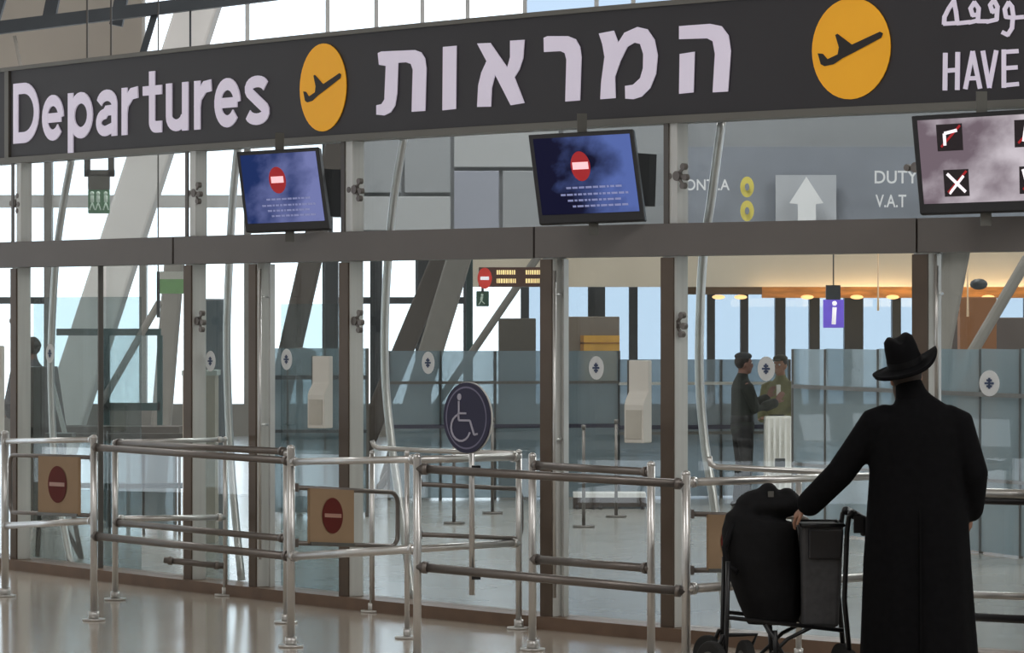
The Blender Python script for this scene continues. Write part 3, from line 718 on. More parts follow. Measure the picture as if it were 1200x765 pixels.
for x in (497, 388):
    block('dark_pillar', x-8, x+8, 300, 0, 100, .2, M_dark, 'dark square pillar %s' % ('left of the broad leaning column' if x == 497 else 'behind the left intercom'), 'pillar')
block('dark_pillar', 546, 554, 300, 0, 100, .2, M_teal, 'slim dark teal pillar right of the broad leaning column', 'pillar')

# frosted partitions
def frosted(xs, sA, sB, ytop, ybot, name, label, m=M_frost, bars=(), group=None, gapz=.25):
    n = len(xs)-1; X0, X1 = xs[0], xs[-1]
    a0 = G(xs[0], sA); b0 = G(xs[-1], sB)
    def pos(x):      # intersection of the column with the straight run
        d = b0-a0; k = (x-600)/F; t = (k*a0.y-a0.x)/(d.x-k*d.y); return a0+d*t
    t = thing(name, (a0+b0)/2, label, 'partition', group)
    for xa, xb in zip(xs, xs[1:]):
        p, q = pos(xa+.8), pos(xb-.8); dd = (q-p).normalized(); nn = Vector((dd.y, -dd.x, 0))*.008
        zt = HC-(ytop-Y0)*((p.y+q.y)/2)/F; qd = [p-nn, q-nn, q+nn, p+nn]
        zb_ = max(.02, HC-(ybot-Y0)*((p.y+q.y)/2)/F)
        part('glass_panel', MB().quadbox([v+Vector((0, 0, zb_)) for v in qd], [v+Vector((0, 0, zt)) for v in qd]), m, t)
    for xa in xs:
        p = pos(xa); zt = HC-(ytop-Y0)*p.y/F; part('post', MB().box(p+Vector((0, .03, zt/2)), (.035, .04, zt)), M_alud, t)
    p, q = pos(xs[0]), pos(xs[-1]); ym = (p.y+q.y)/2
    for yb, th, m_ in bars:
        z = HC-(yb-Y0)*ym/F; part('rail', MB().bar(p+Vector((0, -.05, z)), q+Vector((0, -.05, z)), .05, th), m_, t)
    return t
frosted([930, 968, 1030, 1090, 1150, 1197, 1260], 130, 150, 409, 662, 'frosted_partition', 'blue frosted glass partition behind the man in the hat', bars=((459, .035, M_alud), (556, .025, M_alud)))
frosted([456, 516, 580, 655, 725], 112, 111, 411, 585, 'frosted_partition', 'blue frosted glass partition behind the round wheelchair sign', bars=((448, .03, M_alud), (499, .04, M_navy)))
frosted([725, 790, 845, 925], 111, 110, 421, 585, 'frosted_partition', 'grey frosted glass partition behind the dark clothed standing person', m=M_frostg, bars=((449, .03, M_cream), (500, .045, M_navy), (507, .03, M_frame)))
frosted([309, 337, 381, 430], 122, 122, 408, 600, 'frosted_partition', 'blue frosted glass partition behind the left intercom', bars=((442, .04, M_dark), (505, .03, M_dark)))
# round chair-back, desk and bench shapes
t = thing('high_desk', G(44, 128), 'dark high desk with sloping pale edge in front of the silhouetted person', 'desk')
mb = MB(); a = [P2(27, 430, 128), P2(60, 430, 128), P2(72, 512, 128), P2(27, 512, 128)]
mb.quadbox([p for p in (a[3], a[2], a[1], a[0])], [p+Vector((0, .5, 0)) for p in (a[3], a[2], a[1], a[0])]); part('front_panel', mb, mat('desk_dark', (62, 62, 60), .6), t)
part('edge_strip', MB().bar(P2(58, 436, 128.6), P2(78, 516, 128.6), .04, .04, up=(0, 1, 0)), M_alu, t)
part('desk_base', px_box(MB(), 34, 66, 510, 612, 128, .4, .05), M_greyp, t)
part('shelf', px_box(MB(), 24, 210, 500, 508, 128, .5), M_concd, t)
for x in (36, 108, 150, 205): part('leg', px_box(MB(), x-2, x+2, 508, Y0+2*128, 128, .06), M_alud, t)
t = thing('portal_frame', G(150, 124), 'dark teal door frame with frosted pane behind the left bays', 'frame')
part('head_bar', px_box(MB(), 66, 188, 385, 393, 124, .08), M_teal, t)
part('upright', px_box(MB(), 119, 128, 393, Y0+2*124, 124, .08), M_teal, t); part('upright', px_box(MB(), 184, 190, 393, Y0+2*124, 124, .08), M_teal, t)
part('crossbar', px_box(MB(), 119, 188, 472, 481, 124, .09), M_teal, t)
part('pane', px_box(MB(), 128, 184, 393, 472, 124.4, .02), glass('frosted_pale', (.93, .96, .96), .6, frost=.25, frostcol=(210, 220, 222)), t)
t = thing('barrier_bench', G(150, 120), 'low dark barrier on legs behind the left bay', 'barrier')
part('beam', px_box(MB(), 66, 216, 508, 516, 132, .1), M_concd, t)
for x in (76, 128, 168, 210): part('leg', px_box(MB(), x-1.5, x+1.5, 512, Y0+2*132, 132, .06), M_alud, t)
part('glass_fill', px_box(MB(), 124, 205, 528, 618, 132, .02), M_frost, t); part('lower_rail', px_box(MB(), 66, 216, 566, 572, 132, .08), M_teal, t)
# trestle at far left: leaning legs and a white post
t = thing('a_frame_stand', G(75, 146), 'slanting legged stand just behind the glass at the far left', 'stand')
for a, b in (((66, 516), (36, 652)), ((70, 516), (96, 656)), ((78, 620), (97, 658)), ((48, 560), (44, 652))): part('leg', MB().bar(P2(*a, 146), P2(*b, 146), .035, .035), M_alud if a[0] != 66 else M_alu, t)
part('top', px_box(MB(), 52, 84, 508, 516, 146, .3), M_greyp, t)
# dark panel behind second bay
block('display_panel', 233, 266, 350, 0, 133, .12, mat('panel_slate', (120, 124, 132), .6, 0, .08, 2), 'tall slate grey panel right of the second mullion', 'panel')
t = thing('tan_counter', G(240, 136), 'light tan counter block in front of the slate panel', 'counter')
part('body', px_box(MB(), 214, 252, 440, Y0+2*137, 137, .4), mat('counter_tan', (206, 188, 172), .6), t); part('top', px_box(MB(), 213, 254, 434, 440, 137, .45), M_cream, t)
t = thing('tall_stool', G(351, 118), 'tall stool with rounded brown back behind the left intercom', 'stool')
part('backrest', MB().loft([(P2(351, 436, 118), .16, .06), (P2(352, 414, 118), .16, .06)], 20), mat('chair_brown', (92, 82, 76), .7), t)
part('pole', MB().tube([G(351, 118, 0), G(351, 118, 1.3)], .035, 10), M_alud, t); part('base', MB().tube([G(351, 118, 0), G(351, 118, .03)], .22, 20), M_alud, t)
# white bin
t = thing('white_bin', G(912, 116), 'ribbed white bin in front of the olive clothed person', 'bin')
part('body', px_box(MB(), 897, 930, 488, Y0+2*117, 117, .3), M_cream, t, bevel=.02)
for x in (901, 907.5, 914, 920.5, 927): part('rib', px_box(MB(), x-1.2, x+1.2, 490, 585, 117.3, .03, -.03), M_whtE if 0 else mat('rib_white', (232, 232, 228), .5), t)
part('slot', px_box(MB(), 908, 920, 537, 547, 117.6, .02, -.02), M_dark, t)
# low clutter behind the glass
cl = [(672, 700, 583, 597, 'dark low trolley with pale top behind the door pull'), (700, 757, 583, 596, 'long dark low cart behind the second intercom')]
for x0, x1, y0, y1, lab in cl:
    t = thing('low_cart', G((x0+x1)/2, 117.5), lab, 'cart'); part('body', px_box(MB(), x0, x1, y0, y1-2, 117, .4), mat('cart_dark', (60, 52, 48), .6), t); part('top', px_box(MB(), x0, x1, y0-5, y0, 117, .42), M_alu, t)
    for x in (x0+4, x1-4): part('wheel', MB().disc(P2(x, y1-1, 117.3), (1, 0, 0), (0, 0, 1), .035, .035, .03, 12), M_black, t)
t = thing('low_cart', G(1145, 149), 'pale low crate on the floor at the right edge', 'crate')
part('body', px_box(MB(), 1158, 1210, 664, 679, 148, .3), M_cream, t); part('lid', px_box(MB(), 1156, 1212, 660, 665, 148, .32), M_alu, t)
for x, s, lab in ((684, 128, 'slim grey queue post left of the frosted panel edge, behind the door pull'), (722, 122, 'slim grey queue post beside the long dark cart'), (532, 126, 'slim grey queue post seen left of the wheelchair sign pole'), (577, 120, 'slim grey queue post seen right of the wheelchair sign pole')):
    t = thing('queue_post', G(x, s), lab, 'post', 'queue posts in the inner hall')
    part('pole', MB().tube([G(x, s, .02), G(x, s, .9)], .016, 10), M_alud, t); part('base', MB().tube([G(x, s, 0), G(x, s, .02)], .1, 20), M_alud, t); part('cap', MB().tube([G(x, s, .9), G(x, s, .94)], .02, 12), M_alud, t)

# ---------------------------------------------------------------- intercoms on the mullions
def intercom(cx, y0, y1, label, s=None):
    s = s or sw(cx)+4; t = thing('intercom', P2(cx, y1, s), label, 'intercom')
    H = (y1-y0)/s; c = P2(cx, y1, s); rz = -.5
    R = Matrix.Rotation(rz, 3, 'Z')
    def pr(pts, x0, x1):    # side profile (d,z) extruded along x
        mb = MB(); n = len(pts)
        for x in (x0, x1):
            for d, z in pts: mb.v.append(c+R @ Vector((x, -d, z)))
        mb.f = [tuple(range(n))[::-1], tuple(range(n, 2*n))]+[(i, (i+1) % n, n+(i+1) % n, n+i) for i in range(n)]
        return mb
    part('back_plate', pr([(0, -.0), (.05, -.0), (.05, H), (0, H)], -.1, .02), M_greyp, t)
    part('cover', pr([(.05, 0), (.16, .0), (.16, H*.46), (.145, H*.52), (.1, H*.62), (.1, H), (.05, H)], -.065, .065), M_cream, t, bevel=.006)
    part('cover', pr([(.161, H*.05), (.165, H*.05), (.165, H*.4), (.161, H*.4)], -.05, .05), mat('cream_inset', (196, 194, 184)), t)
intercom(385, 417, 501, 'cream intercom box on the mullion left of the wheelchair sign')
intercom(757, 422, 518, 'cream intercom box on the mullion right of the middle door')
intercom(2, 405, 508, 'cream intercom box cut by the left edge')

# ---------------------------------------------------------------- steel barriers
def rail(t, A, B, r=.022, m=M_steel, name='rail'):
    part(name, MB().tube([A, B], r, 12), m, t)
    d = (Vector(B)-Vector(A)).normalized(); part('rail_collar', MB().tube([Vector(A)+d*.03, Vector(A)+d*.06], r*1.35, 12), m, t); part('rail_collar', MB().tube([Vector(B)-d*.06, Vector(B)-d*.03], r*1.35, 12), m, t)
POST = {}
def post(t, key, x, ybase, ytop, r=.024, m=M_steel, s=None):
    s = s or (ybase-Y0)/HC; r *= .88; POST[key] = (x, s); z = ZY(ytop, s); b = G(x, s)
    part('post', MB().tube([b, b+Vector((0, 0, z-.015))], r, 14), m, t)
    part('post_cap', MB().ball(b+Vector((0, 0, z-.015)), (r*1.1, r*1.1, .02), 12), m, t)
    part('base_plate', MB().tube([b, b+Vector((0, 0, .014))], .075, 20), m, t)
    part('base_collar', MB().tube([b+Vector((0, 0, .014)), b+Vector((0, 0, .06))], r*1.5, 14), m, t)
def R_(t, ka, ya, kb, yb, r=.022, m=M_steel):
    (xa, sa), (xb, sb) = POST[ka], POST[kb]; rail(t, P2(xa, ya, sa), P2(xb, yb, sb), r, m)
def barrier(x, s, label): return thing('steel_barrier', G(x, s), label, 'barrier')
t = barrier(60, 170, 'steel tube barrier at the left edge with a bright end post')
post(t, 'a', 6, 699, 505, .03); post(t, 'b', 110, 727, 510, .026); R_(t, 'a', 517, 'b', 515, .018); R_(t, 'a', 616, 'b', 610, .022)
t = barrier(200, 168, 'low far barrier between the second and third mullion, bright upper rails')
post(t, 'c', 135, 703, 516); post(t, 'c2', 264, 698, 512, .018); R_(t, 'c', 518, 'c2', 515, .016); R_(t, 'c', 608, 'c2', 606, .02)
rail(t, P2(192, 656, 170), P2(262, 663, 170), .022, M_steeld, 'stub_rail')
t = barrier(235, 176, 'steel barrier one step behind the left foreground run')
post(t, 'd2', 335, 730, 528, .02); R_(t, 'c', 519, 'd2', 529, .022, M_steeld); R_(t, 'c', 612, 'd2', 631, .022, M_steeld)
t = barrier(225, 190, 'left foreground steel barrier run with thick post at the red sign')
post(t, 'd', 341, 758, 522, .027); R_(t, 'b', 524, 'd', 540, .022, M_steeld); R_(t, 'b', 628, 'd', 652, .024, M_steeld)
t = barrier(415, 200, 'bright railed barrier joining the red sign post to the centre post')
post(t, 'f', 489, 782, 532, .026); R_(t, 'd', 541, 'f', 538, .02); R_(t, 'd', 652, 'f', 643, .024)
t = barrier(540, 190, 'bright railed barrier behind the round wheelchair sign')
post(t, 'e', 477, 748, 528, .018); post(t, 'h', 608, 737, 527, .022); R_(t, 'e', 539, 'h', 535, .024); R_(t, 'e', 644, 'h', 636, .022)
t = barrier(520, 180, 'slim far barrier with a turned up end left of the wheelchair sign')
post(t, 'g', 436, 717, 528, .02); (gx, gs) = POST['g']
part('bent_rail', MB().tube([P2(436, 516, gs), P2(438, 522, gs), P2(444, 525, gs), P2(500, 528, gs+3), P2(606, 531, 187)], .016, 10), M_steel, t)
t = barrier(645, 212, 'long dark railed foreground barrier right of the wheelchair sign')
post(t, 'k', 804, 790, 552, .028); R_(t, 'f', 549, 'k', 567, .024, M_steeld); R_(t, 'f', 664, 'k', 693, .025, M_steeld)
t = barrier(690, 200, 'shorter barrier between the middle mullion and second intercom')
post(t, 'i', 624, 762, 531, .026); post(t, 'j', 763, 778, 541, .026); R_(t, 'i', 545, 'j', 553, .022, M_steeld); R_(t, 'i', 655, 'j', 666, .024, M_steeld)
t = barrier(900, 210, 'bright railed barrier running behind the trolley')
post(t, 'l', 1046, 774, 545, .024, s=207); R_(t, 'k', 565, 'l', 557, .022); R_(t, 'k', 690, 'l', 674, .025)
part('bent_rail', MB().tube([P2(831, 535, 203), P2(833, 544, 203), P2(840, 547, 203), P2(966, 553, 206)], .017, 10), M_steel, t)
post(t, 'l2', 936, 772, 556, .02, s=205)
t = barrier(1180, 214, 'thick railed barrier at the right edge behind the man')
post(t, 'm', 1088, 790, 560, .026, s=213); post(t, 'n', 1290, 800, 562, .026, s=219)
R_(t, 'm', 576, 'n', 582, .028); R_(t, 'm', 585, 'n', 590, .02, M_blackp); R_(t, 'm', 695, 'n', 702, .02); R_(t, 'm', 720, 'n', 730, .024, M_blackp)

# swing gates with no entry boards
def gate(x0, s0, x1, s1, yt0, yt1, yb0, yb1, label, board=None):
    t = thing('swing_gate', G(x0, s0), label, 'gate')
    a, b, c, d = P2(x0, yt0, s0), P2(x1, yt1, s1), P2(x1, yb1, s1), P2(x0, yb0, s0)
    def rc(p, q, r_, k=.07):
        u = (p-q).normalized()*k; v = (r_-q).normalized()*k
        return [q+u*(1-math.sin(i*math.pi/12))+v*(1-math.cos(i*math.pi/12)) for i in range(7)]
    pts = [a]+rc(a, b, c)+rc(b, c, d)+[d]
    part('tube_frame', MB().tube(pts, .014, 10), M_steeld, t)
    for p in (a, d): part('hinge', MB().box(p, (.05, .05, .05)), M_steeld, t)
    if board:
        u0, u1 = board; n = (b-a).cross(Vector((0, 0, 1))).normalized(); n = n if n.y < 0 else -n
        P = lambda u, v, o: a.lerp(b, u).lerp(d.lerp(c, u), v)+n*o
        bd = part('sign_board', MB().quadbox([P(u0, 1.0, .01), P(u1, 1.0, .01), P(u1, .0, .01), P(u0, .0, .01)], [P(u0, 1.0, .03), P(u1, 1.0, .03), P(u1, .0, .03), P(u0, .0, .03)]), M_tan, t, 'tan square board')
        part('board_edge', MB().bar(P(u0, 1.0, .025), P(u1, 1.0, .025), .03, .02), M_greyp, bd)
        uc = (u0+u1)/2; h = (a-d).length; ce = P(uc, .48, .034)
        wd = (P(u1, .5, 0)-P(u0, .5, 0)).length
        dd = (b-a).normalized(); up = Vector((0, 0, 1)); mb = MB(); nn = 32
        mb.v = [ce+dd*(wd*.235*math.cos(2*math.pi*i/nn))+up*(h*.325*math.sin(2*math.pi*i/nn)) for i in range(nn)]; mb.f = [tuple(range(nn))]
        part('no_entry_disc', mb, M_dred, bd, 'dark red no entry disc')
        k = ce+n*.003; part('no_entry_bar', MB().add([k-dd*wd*.19-up*h*.035, k+dd*wd*.19-up*h*.035, k+dd*wd*.19+up*h*.035, k-dd*wd*.19+up*h*.035], [(0, 1, 2, 3)]), mat('bar_pink', (176, 132, 116)), bd, 'pale bar')
    return t
gate(110, 181, 12, 170, 551-15, 533, 604, 600, 'tube gate with a tan no entry board at the left edge', (.13, .6))
gate(345, 197, 466, 190, 571, 577, 636, 640, 'tube gate with a tan no entry board left of the wheelchair sign', (.11, .53))
gate(490, 194, 611, 187, 567, 573, 626, 631, 'plain tube gate without board behind the wheelchair sign')
gate(808, 211, 950, 207, 602, 606, 668, 668, 'tube gate with a tan board partly hidden by the trolley', (.13, .5))

# wheelchair sign
s = 208; t = thing('wheelchair_sign', P2(553, 697, s), 'round navy wheelchair sign on a slim pole clamped to the barrier', 'sign')
part('pole', MB().tube([P2(553, 697, s), P2(553, 470, s)], .016, 12), M_steel, t)
ang = math.radians(-38); n = Vector((math.sin(ang)*1.0, -math.cos(ang), 0)); c = P2(547.5, 489.5, s+1.2); up = Vector((0, 0, 1)); sd = up.cross(n).normalized(); 
if sd.x < 0: sd = -sd
rr = .198; rx = .165
d = part('disc', MB().disc(c, n, up, rx, rr, .015, 48), M_navy, t)
d2 = part('rim', MB().disc(c-n*.012, n, up, rx+.006, rr+.004, .01, 48), M_alu, t)
mb = MB(); N = 48; f_ = c+n*.0095
for q in range(N):
    for r1 in (.84, .89): mb.v.append(f_+sd*rx*r1*math.cos(2*math.pi*q/N)+up*rr*r1*math.sin(2*math.pi*q/N))
mb.f = [(2*q, 2*q+1, (2*q+3) % (2*N), (2*q+2) % (2*N)) for q in range(N)]
part('ring', mb, mat('ring_grey', (112, 110, 134)), d, 'pale ring')
def wc(pts, wd=.011):
    mb = MB()
    P = [f_+sd*x*rx/.2+up*z for x, z in pts]
    for p, q in zip(P, P[1:]): mb.bar(p, q, wd, .004, up=n)
    return mb
sc_ = lambda l: [((x-160)/148*.2*.98, -(y-355)/235*.2) for x, y in l]
m_ = mb = wc(sc_([(112, 245), (112, 325), (160, 325)])); 
mb2 = wc(sc_([(108, 325), (112, 372), (185, 372), (212, 465), (235, 458)])); mb.add(mb2.v, mb2.f)
arcp = [(125+math.cos(a)*64*1.0, 420-math.sin(a)*88) for a in [math.radians(100+i*20) for i in range(13)]]; arcp = [(x, y) for x, y in arcp]
mb2 = wc(sc_(arcp)); mb.add(mb2.v, mb2.f)
mb.disc(f_+sd*((115-160)/148*.2*.98)*rx/.2+up*(-(218-355)/235*.2), n, up, .014, .019, .004, 16)
part('wheelchair_symbol', mb, M_pale, d, 'pale wheelchair user symbol')
for y in (551, 673): part('clamp', MB().box(P2(558, y, s+.3), (.05, .05, .055)), M_blackp, t)

# ---------------------------------------------------------------- people
def hand(mb, wr_, dr, palmn, curl=.5, side=1, k=1.0):
    dr = Vector(dr).normalized(); pn = Vector(palmn); pn = (pn-dr*pn.dot(dr)).normalized(); sd = dr.cross(pn).normalized()*side
    w0 = Vector(wr_); mb.loft([(w0, .027*k, .022*k), (w0+dr*.04*k, .037*k, .017*k), (w0+dr*.085*k, .040*k, .014*k)], 12, ref=pn)
    for i, (o, L) in enumerate(((-.030, .070), (-.010, .080), (.010, .075), (.029, .058))):
        p = w0+dr*.085*k+sd*o*k; d_ = dr.copy(); pts = [(p-dr*.02*k, .0095*k, .009*k)]
        for j in range(3):
            d_ = (d_+pn*curl*.75).normalized(); p = p+d_*L*k*(.42, .33, .25)[j]; pts.append((p, (.009-.001*j)*k, (.0085-.001*j)*k))
        mb.loft(pts, 10, ref=sd)
    p = w0+dr*.03*k-sd*.03*k; q = p-sd*.028*k+dr*.03*k+pn*.012*k; r = q+dr*.03*k+pn*.014*k-sd*.004*k
    mb.loft([(p, .013*k, .012*k), (q, .011*k, .010*k), (r, .009*k, .009*k)], 10, ref=pn)
def head(mb, c, R, k=1.0):
    c = Vector(c); P = lambda x, y, z: c+R @ Vector((x*k, y*k, z*k))
    mb.ball(P(0, -.005, .015), (.076*k, .095*k, .1*k), 20, R); mb.ball(P(0, .025, -.05), (.058*k, .066*k, .066*k), 16, R)
    mb.ball(P(0, .06, -.095), (.03*k, .028*k, .022*k), 12, R)                 # chin
    mb.loft([(P(0, .086, .012), .008*k, .009*k), (P(0, .105, -.02), .011*k, .012*k), (P(0, .1, -.034), .016*k, .011*k)], 10)
    for s_ in (-1, 1):
        mb.ball(P(.078*s_, -.005, -.012), (.011*k, .02*k, .032*k), 10, R); mb.ball(P(.03*s_, .08, .03), (.022*k, .012*k, .007*k), 10, R)
        mb.ball(P(.033*s_, .06, -.02), (.02*k, .022*k, .02*k), 10, R)
    mb.ball(P(0, .085, -.062), (.024*k, .012*k, .007*k), 10, R); mb.ball(P(0, .083, -.074), (.02*k, .012*k, .007*k), 10, R)
def person(base, face, J, clothes, label, voxel=.008, k=1.0, skin=(150, 112, 92), hd=(0, 0)):
    # local: x right, y forward, z up ; face = rotation about z from +Y
    B = Vector(base); R = Matrix.Rotation(face, 3, 'Z'); L = lambda p: B+R @ (Vector(p)*k)
    t = thing('person', B, label, 'person'); T = R @ Vector((0, 1, 0))
    msk = mat('skin_%d' % skin[0], skin, .6, 0, .05, 8)
    mb = MB(); ref = R @ Vector((0, 1, 0))
    def lf(pts, n=16, rf=None, m=None): (m or mb).loft([(L(p), a*k, b*k) for p, a, b in pts], n, ref=rf or ref)
    lf([((0, 0, .86), .15, .10), ((0, -.01, .96), .16, .115), ((0, 0, 1.1), .135, .10), ((0, .005, 1.25), .155, .11), ((0, 0, 1.37), .17, .105), ((0, -.01, 1.44), .11, .075), ((0, -.005, 1.49), .056, .06), ((0, .01, 1.56), .052, .058)], 24)
    for q in 'LR':
        s_ = -1 if q == 'L' else 1; sh, el, wr2, dr, pn, cu = J[q]
        lf([(sh, .055, .055), (tuple(Vector(sh).lerp(Vector(el), .5)), .047, .05), (el, .04, .04), (tuple(Vector(el).lerp(Vector(wr2), .4)), .038, .038), (wr2, .026, .024)], 14)
        hand(mb, L(wr2), R @ Vector(dr), R @ Vector(pn), cu, s_, k)
        hip, kn, an = J['leg'+q]
        lf([(hip, .085, .09), (tuple(Vector(hip).lerp(Vector(kn), .5)), .072, .078), (kn, .052, .056), (tuple(Vector(kn).lerp(Vector(an), .35)), .05, .055), (an, .035, .038)], 16)
        a = Vector(an); lf([(tuple(a+Vector((0, -.045, -.05))), .032, .03), (tuple(a+Vector((0, .06, -.055))), .038, .025), (tuple(a+Vector((0, .15, -.06))), .038, .018)], 12, rf=Vector((0, 0, 1)))
    RH = R @ Matrix.Rotation(hd[1], 3, 'Y') @ Matrix.Rotation(hd[0], 3, 'Z')
    hc = L((J.get('head', (0, .02, 1.645)))); head(mb, hc, RH, k)
    remeshed('body', mb, voxel, msk, t, 2)
    P = lambda x, y, z: hc+RH @ Vector((x*k, y*k, z*k))
    mw = mat('eye_white', (220, 216, 210)); 
    for s_ in (-1, 1):
        e = part('eye', MB().ball(P(.03*s_, .079, .012), .0125*k, 12), mw, t); part('iris', MB().ball(P(.03*s_, .0885, .012), .005*k, 8), M_black, e)
    clothes(t, L, R, RH, hc, P, k, J)
    return t
def legs_clothes(t, L, R, k, J, m, mshoe, wide=1.25, top=.98):
    for nm, mm in (('trousers', m),):
        mb = MB(); ref = R @ Vector((0, 1, 0))
        mb.loft([(L((0, 0, .84)), .165*k, .12*k), (L((0, -.01, .95)), .172*k, .128*k), (L((0, 0, top+.04)), .155*k, .115*k)], 20, ref=ref)
        for q in 'LR':
            hip, kn, an = [Vector(v) for v in J['leg'+q]]
            mb.loft([(L(hip), .095*k, .1*k), (L(hip.lerp(kn, .5)), .084*k, .09*k), (L(kn), .068*k, .07*k), (L(an+Vector((0, 0, .01))), .058*k, .065*k)], 16, ref=ref)
        remeshed(nm, mb, .012, mm, t)
    for q in 'LR':
        a = Vector(J['leg'+q][2]); mb = MB()
        mb.loft([(L(a+Vector((0, -.055, -.052))), .042*k, .036*k), (L(a+Vector((0, .03, -.045))), .045*k, .042*k), (L(a+Vector((0, .12, -.058))), .048*k, .028*k), (L(a+Vector((0, .185, -.064))), .038*k, .02*k)], 14, ref=(0, 0, 1))
        part('shoe', mb, mshoe, t)
def sleeves(mb, L, R, k, J, f=1.35, ext=.93):
    ref = R @ Vector((0, 1, 0))
    for q in 'LR':
        sh, el, wr2 = [Vector(v) for v in J[q][:3]]; e = el.lerp(wr2, ext)
        s_ = -1 if q == 'L' else 1; inn = Vector((sh.x-.05*s_, sh.y, sh.z+.01))
        mb.loft([(L(inn), .075*f/1.35*k, .07*f/1.35*k), (L(sh), .055*f*k, .055*f*k), (L(sh.lerp(el, .5)), .05*f*k, .052*f*k), (L(el), .048*f*k, .05*f*k), (L(el.lerp(wr2, .45)), .046*f*k, .048*f*k), (L(e), .044*f*k, .046*f*k)], 16, ref=ref)
M_coat = mat('black_wool', (13, 13, 15), .9, 0, .2, 30, .15, spec=.1); M_hat = mat('black_felt', (14, 14, 16), .95, 0, .15, 30, spec=.1); M_shoe = mat('black_leather', (20, 18, 18), .4)

# man in the long black coat, back to the camera
def man_clothes(t, L, R, RH, hc, P, k, J):
    legs_clothes(t, L, R, k, J, mat('black_trousers', (16, 16, 18), .9), M_shoe)
    mb = MB(); ref = (0, 1, 0)
    rip = lambda v, q: (.035*math.sin(5*q+1)+.02*math.sin(9*q+2))*max(0, (.62-v)/.62)
    mb.loft([(L((0.01, 0, .10)), .315, .25), (L((0.005, 0, .35)), .30, .235), (L((0, 0, .65)), .285, .215), (L((0, -.01, .92)), .268, .195), (L((-.0, -.01, 1.1)), .255, .175), (L((0, -.01, 1.24)), .25, .165), (L((0, -.015, 1.35)), .245, .15), (L((0, -.02, 1.42)), .215, .13), (L((-.01, -.015, 1.475)), .155, .105), (L((-.02, -.005, 1.52)), .105, .088), (L((-.03, 0, 1.56)), .08, .08)], 48, ref=ref, ripple=rip)
    # hem cut level
    sleeves(mb, L, R, k, J, 1.62)
    o = remeshed('long_coat', mb, .011, M_coat, t, 14)
    part('back_seam', MB().bar(L((0, -.2, .95)), L((0, -.243, .2)), .012, .012), M_hat, t)
    cb = MB().loft([(L((-.025, -.01, 1.53)), .088, .085), (L((-.035, -.008, 1.575)), .078, .08)], 24); part('collar', cb, M_hat, t)
    # hair, beard
    hb = MB().ball(P(0, -.018, .01), (.083, .092, .09), 20, RH); hb.ball(P(0, -.03, -.05), (.07, .07, .07), 20, RH); part('hair', hb, mat('dark_hair', (38, 30, 26), .8, 0, .2, 40), t)
    bb = MB().ball(P(0, .06, -.11), (.062, .05, .085), 16, RH); bb.ball(P(.05, .02, -.07), (.025, .035, .05), 12, RH); bb.ball(P(-.05, .02, -.07), (.025, .035, .05), 12, RH)
    remeshed('beard', bb, .01, mat('beard_grey', (96, 84, 76), .9, 0, .3, 40), t)
    # hat: rolled brim and pinched crown, one child with a band sub-part
    hm = MB(); N = 40; HR = Matrix.Rotation(math.radians(-17), 3, 'Y') @ Matrix.Rotation(math.radians(11), 3, 'X')
    hcn = hc+Vector((0.0, -.01, .055)); Q = lambda x, y, z: hcn+HR @ Vector((x, y, z))
    prof = [(.0, .165), (.035, .168), (.066, .166), (.085, .148), (.094, .10), (.099, .04), (.102, .006), (.135, .002), (.168, .008), (.181, .016), (.183, .004), (.178, -.006), (.135, -.018), (.1, -.012)]
    for i, (r, z) in enumerate(prof):
        for j in range(N):
            q = 2*math.pi*j/N; c_, s_ = math.cos(q), math.sin(q); rr_ = r; zz = z
            if i < 5: zz -= .03*math.exp(-(c_*r/.03)**2)*(1 if r < .07 else .3)
            if r > .11: e = (r-.1)/.08; zz += .05*abs(c_)**3*e*(.8 if c_ > 0 else -.15)-.035*max(0, s_)*e-.012*max(0, -s_)*e
            hm.v.append(Q(rr_*c_*(1.0 if r > .105 else .92), rr_*s_*1.12, zz))
    for i in range(len(prof)-1):
        for j in range(N): j2 = (j+1) % N; hm.f.append((i*N+j, i*N+j2, (i+1)*N+j2, (i+1)*N+j))
    hm.sm = True
    h = part('fedora_hat', hm, M_hat, t, 'black felt hat with upturned brim')
    bd = MB()
    for zz in (.012, .045):
        for j in range(N): q = 2*math.pi*j/N; bd.v.append(Q((.103-.05*zz)*.925*math.cos(q), (.103-.05*zz)*1.125*math.sin(q), zz))
    bd.f = [(j, (j+1) % N, N+(j+1) % N, N+j) for j in range(N)]; part('hat_band', bd, mat('band_black', (10, 10, 12), .7, spec=.2), h)
ms = 222.0; mx = 1074
JM = {'L': ((-.215, -.01, 1.40), (-.40, .05, 1.13), (-.565, .14, .955), (-.6, .35, -.55), (-.2, .4, -.9), .7),
      'R': ((.215, -.01, 1.40), (.30, -.03, 1.13), (.29, .05, .93), (-.05, .15, -1), (-.8, .3, 0), .45),
      'legL': ((-.1, 0, .9), (-.11, .03, .5), (-.12, 0, .085)), 'legR': ((.1, 0, .9), (.11, .02, .5), (.12, -.04, .085)), 'head': (-.055, .03, 1.645)}
person(G(mx, ms), 0.0, JM, man_clothes, 'man in long black coat and brimmed hat seen from behind, hand on trolley', .007, 1.0, hd=(.15, -.15))

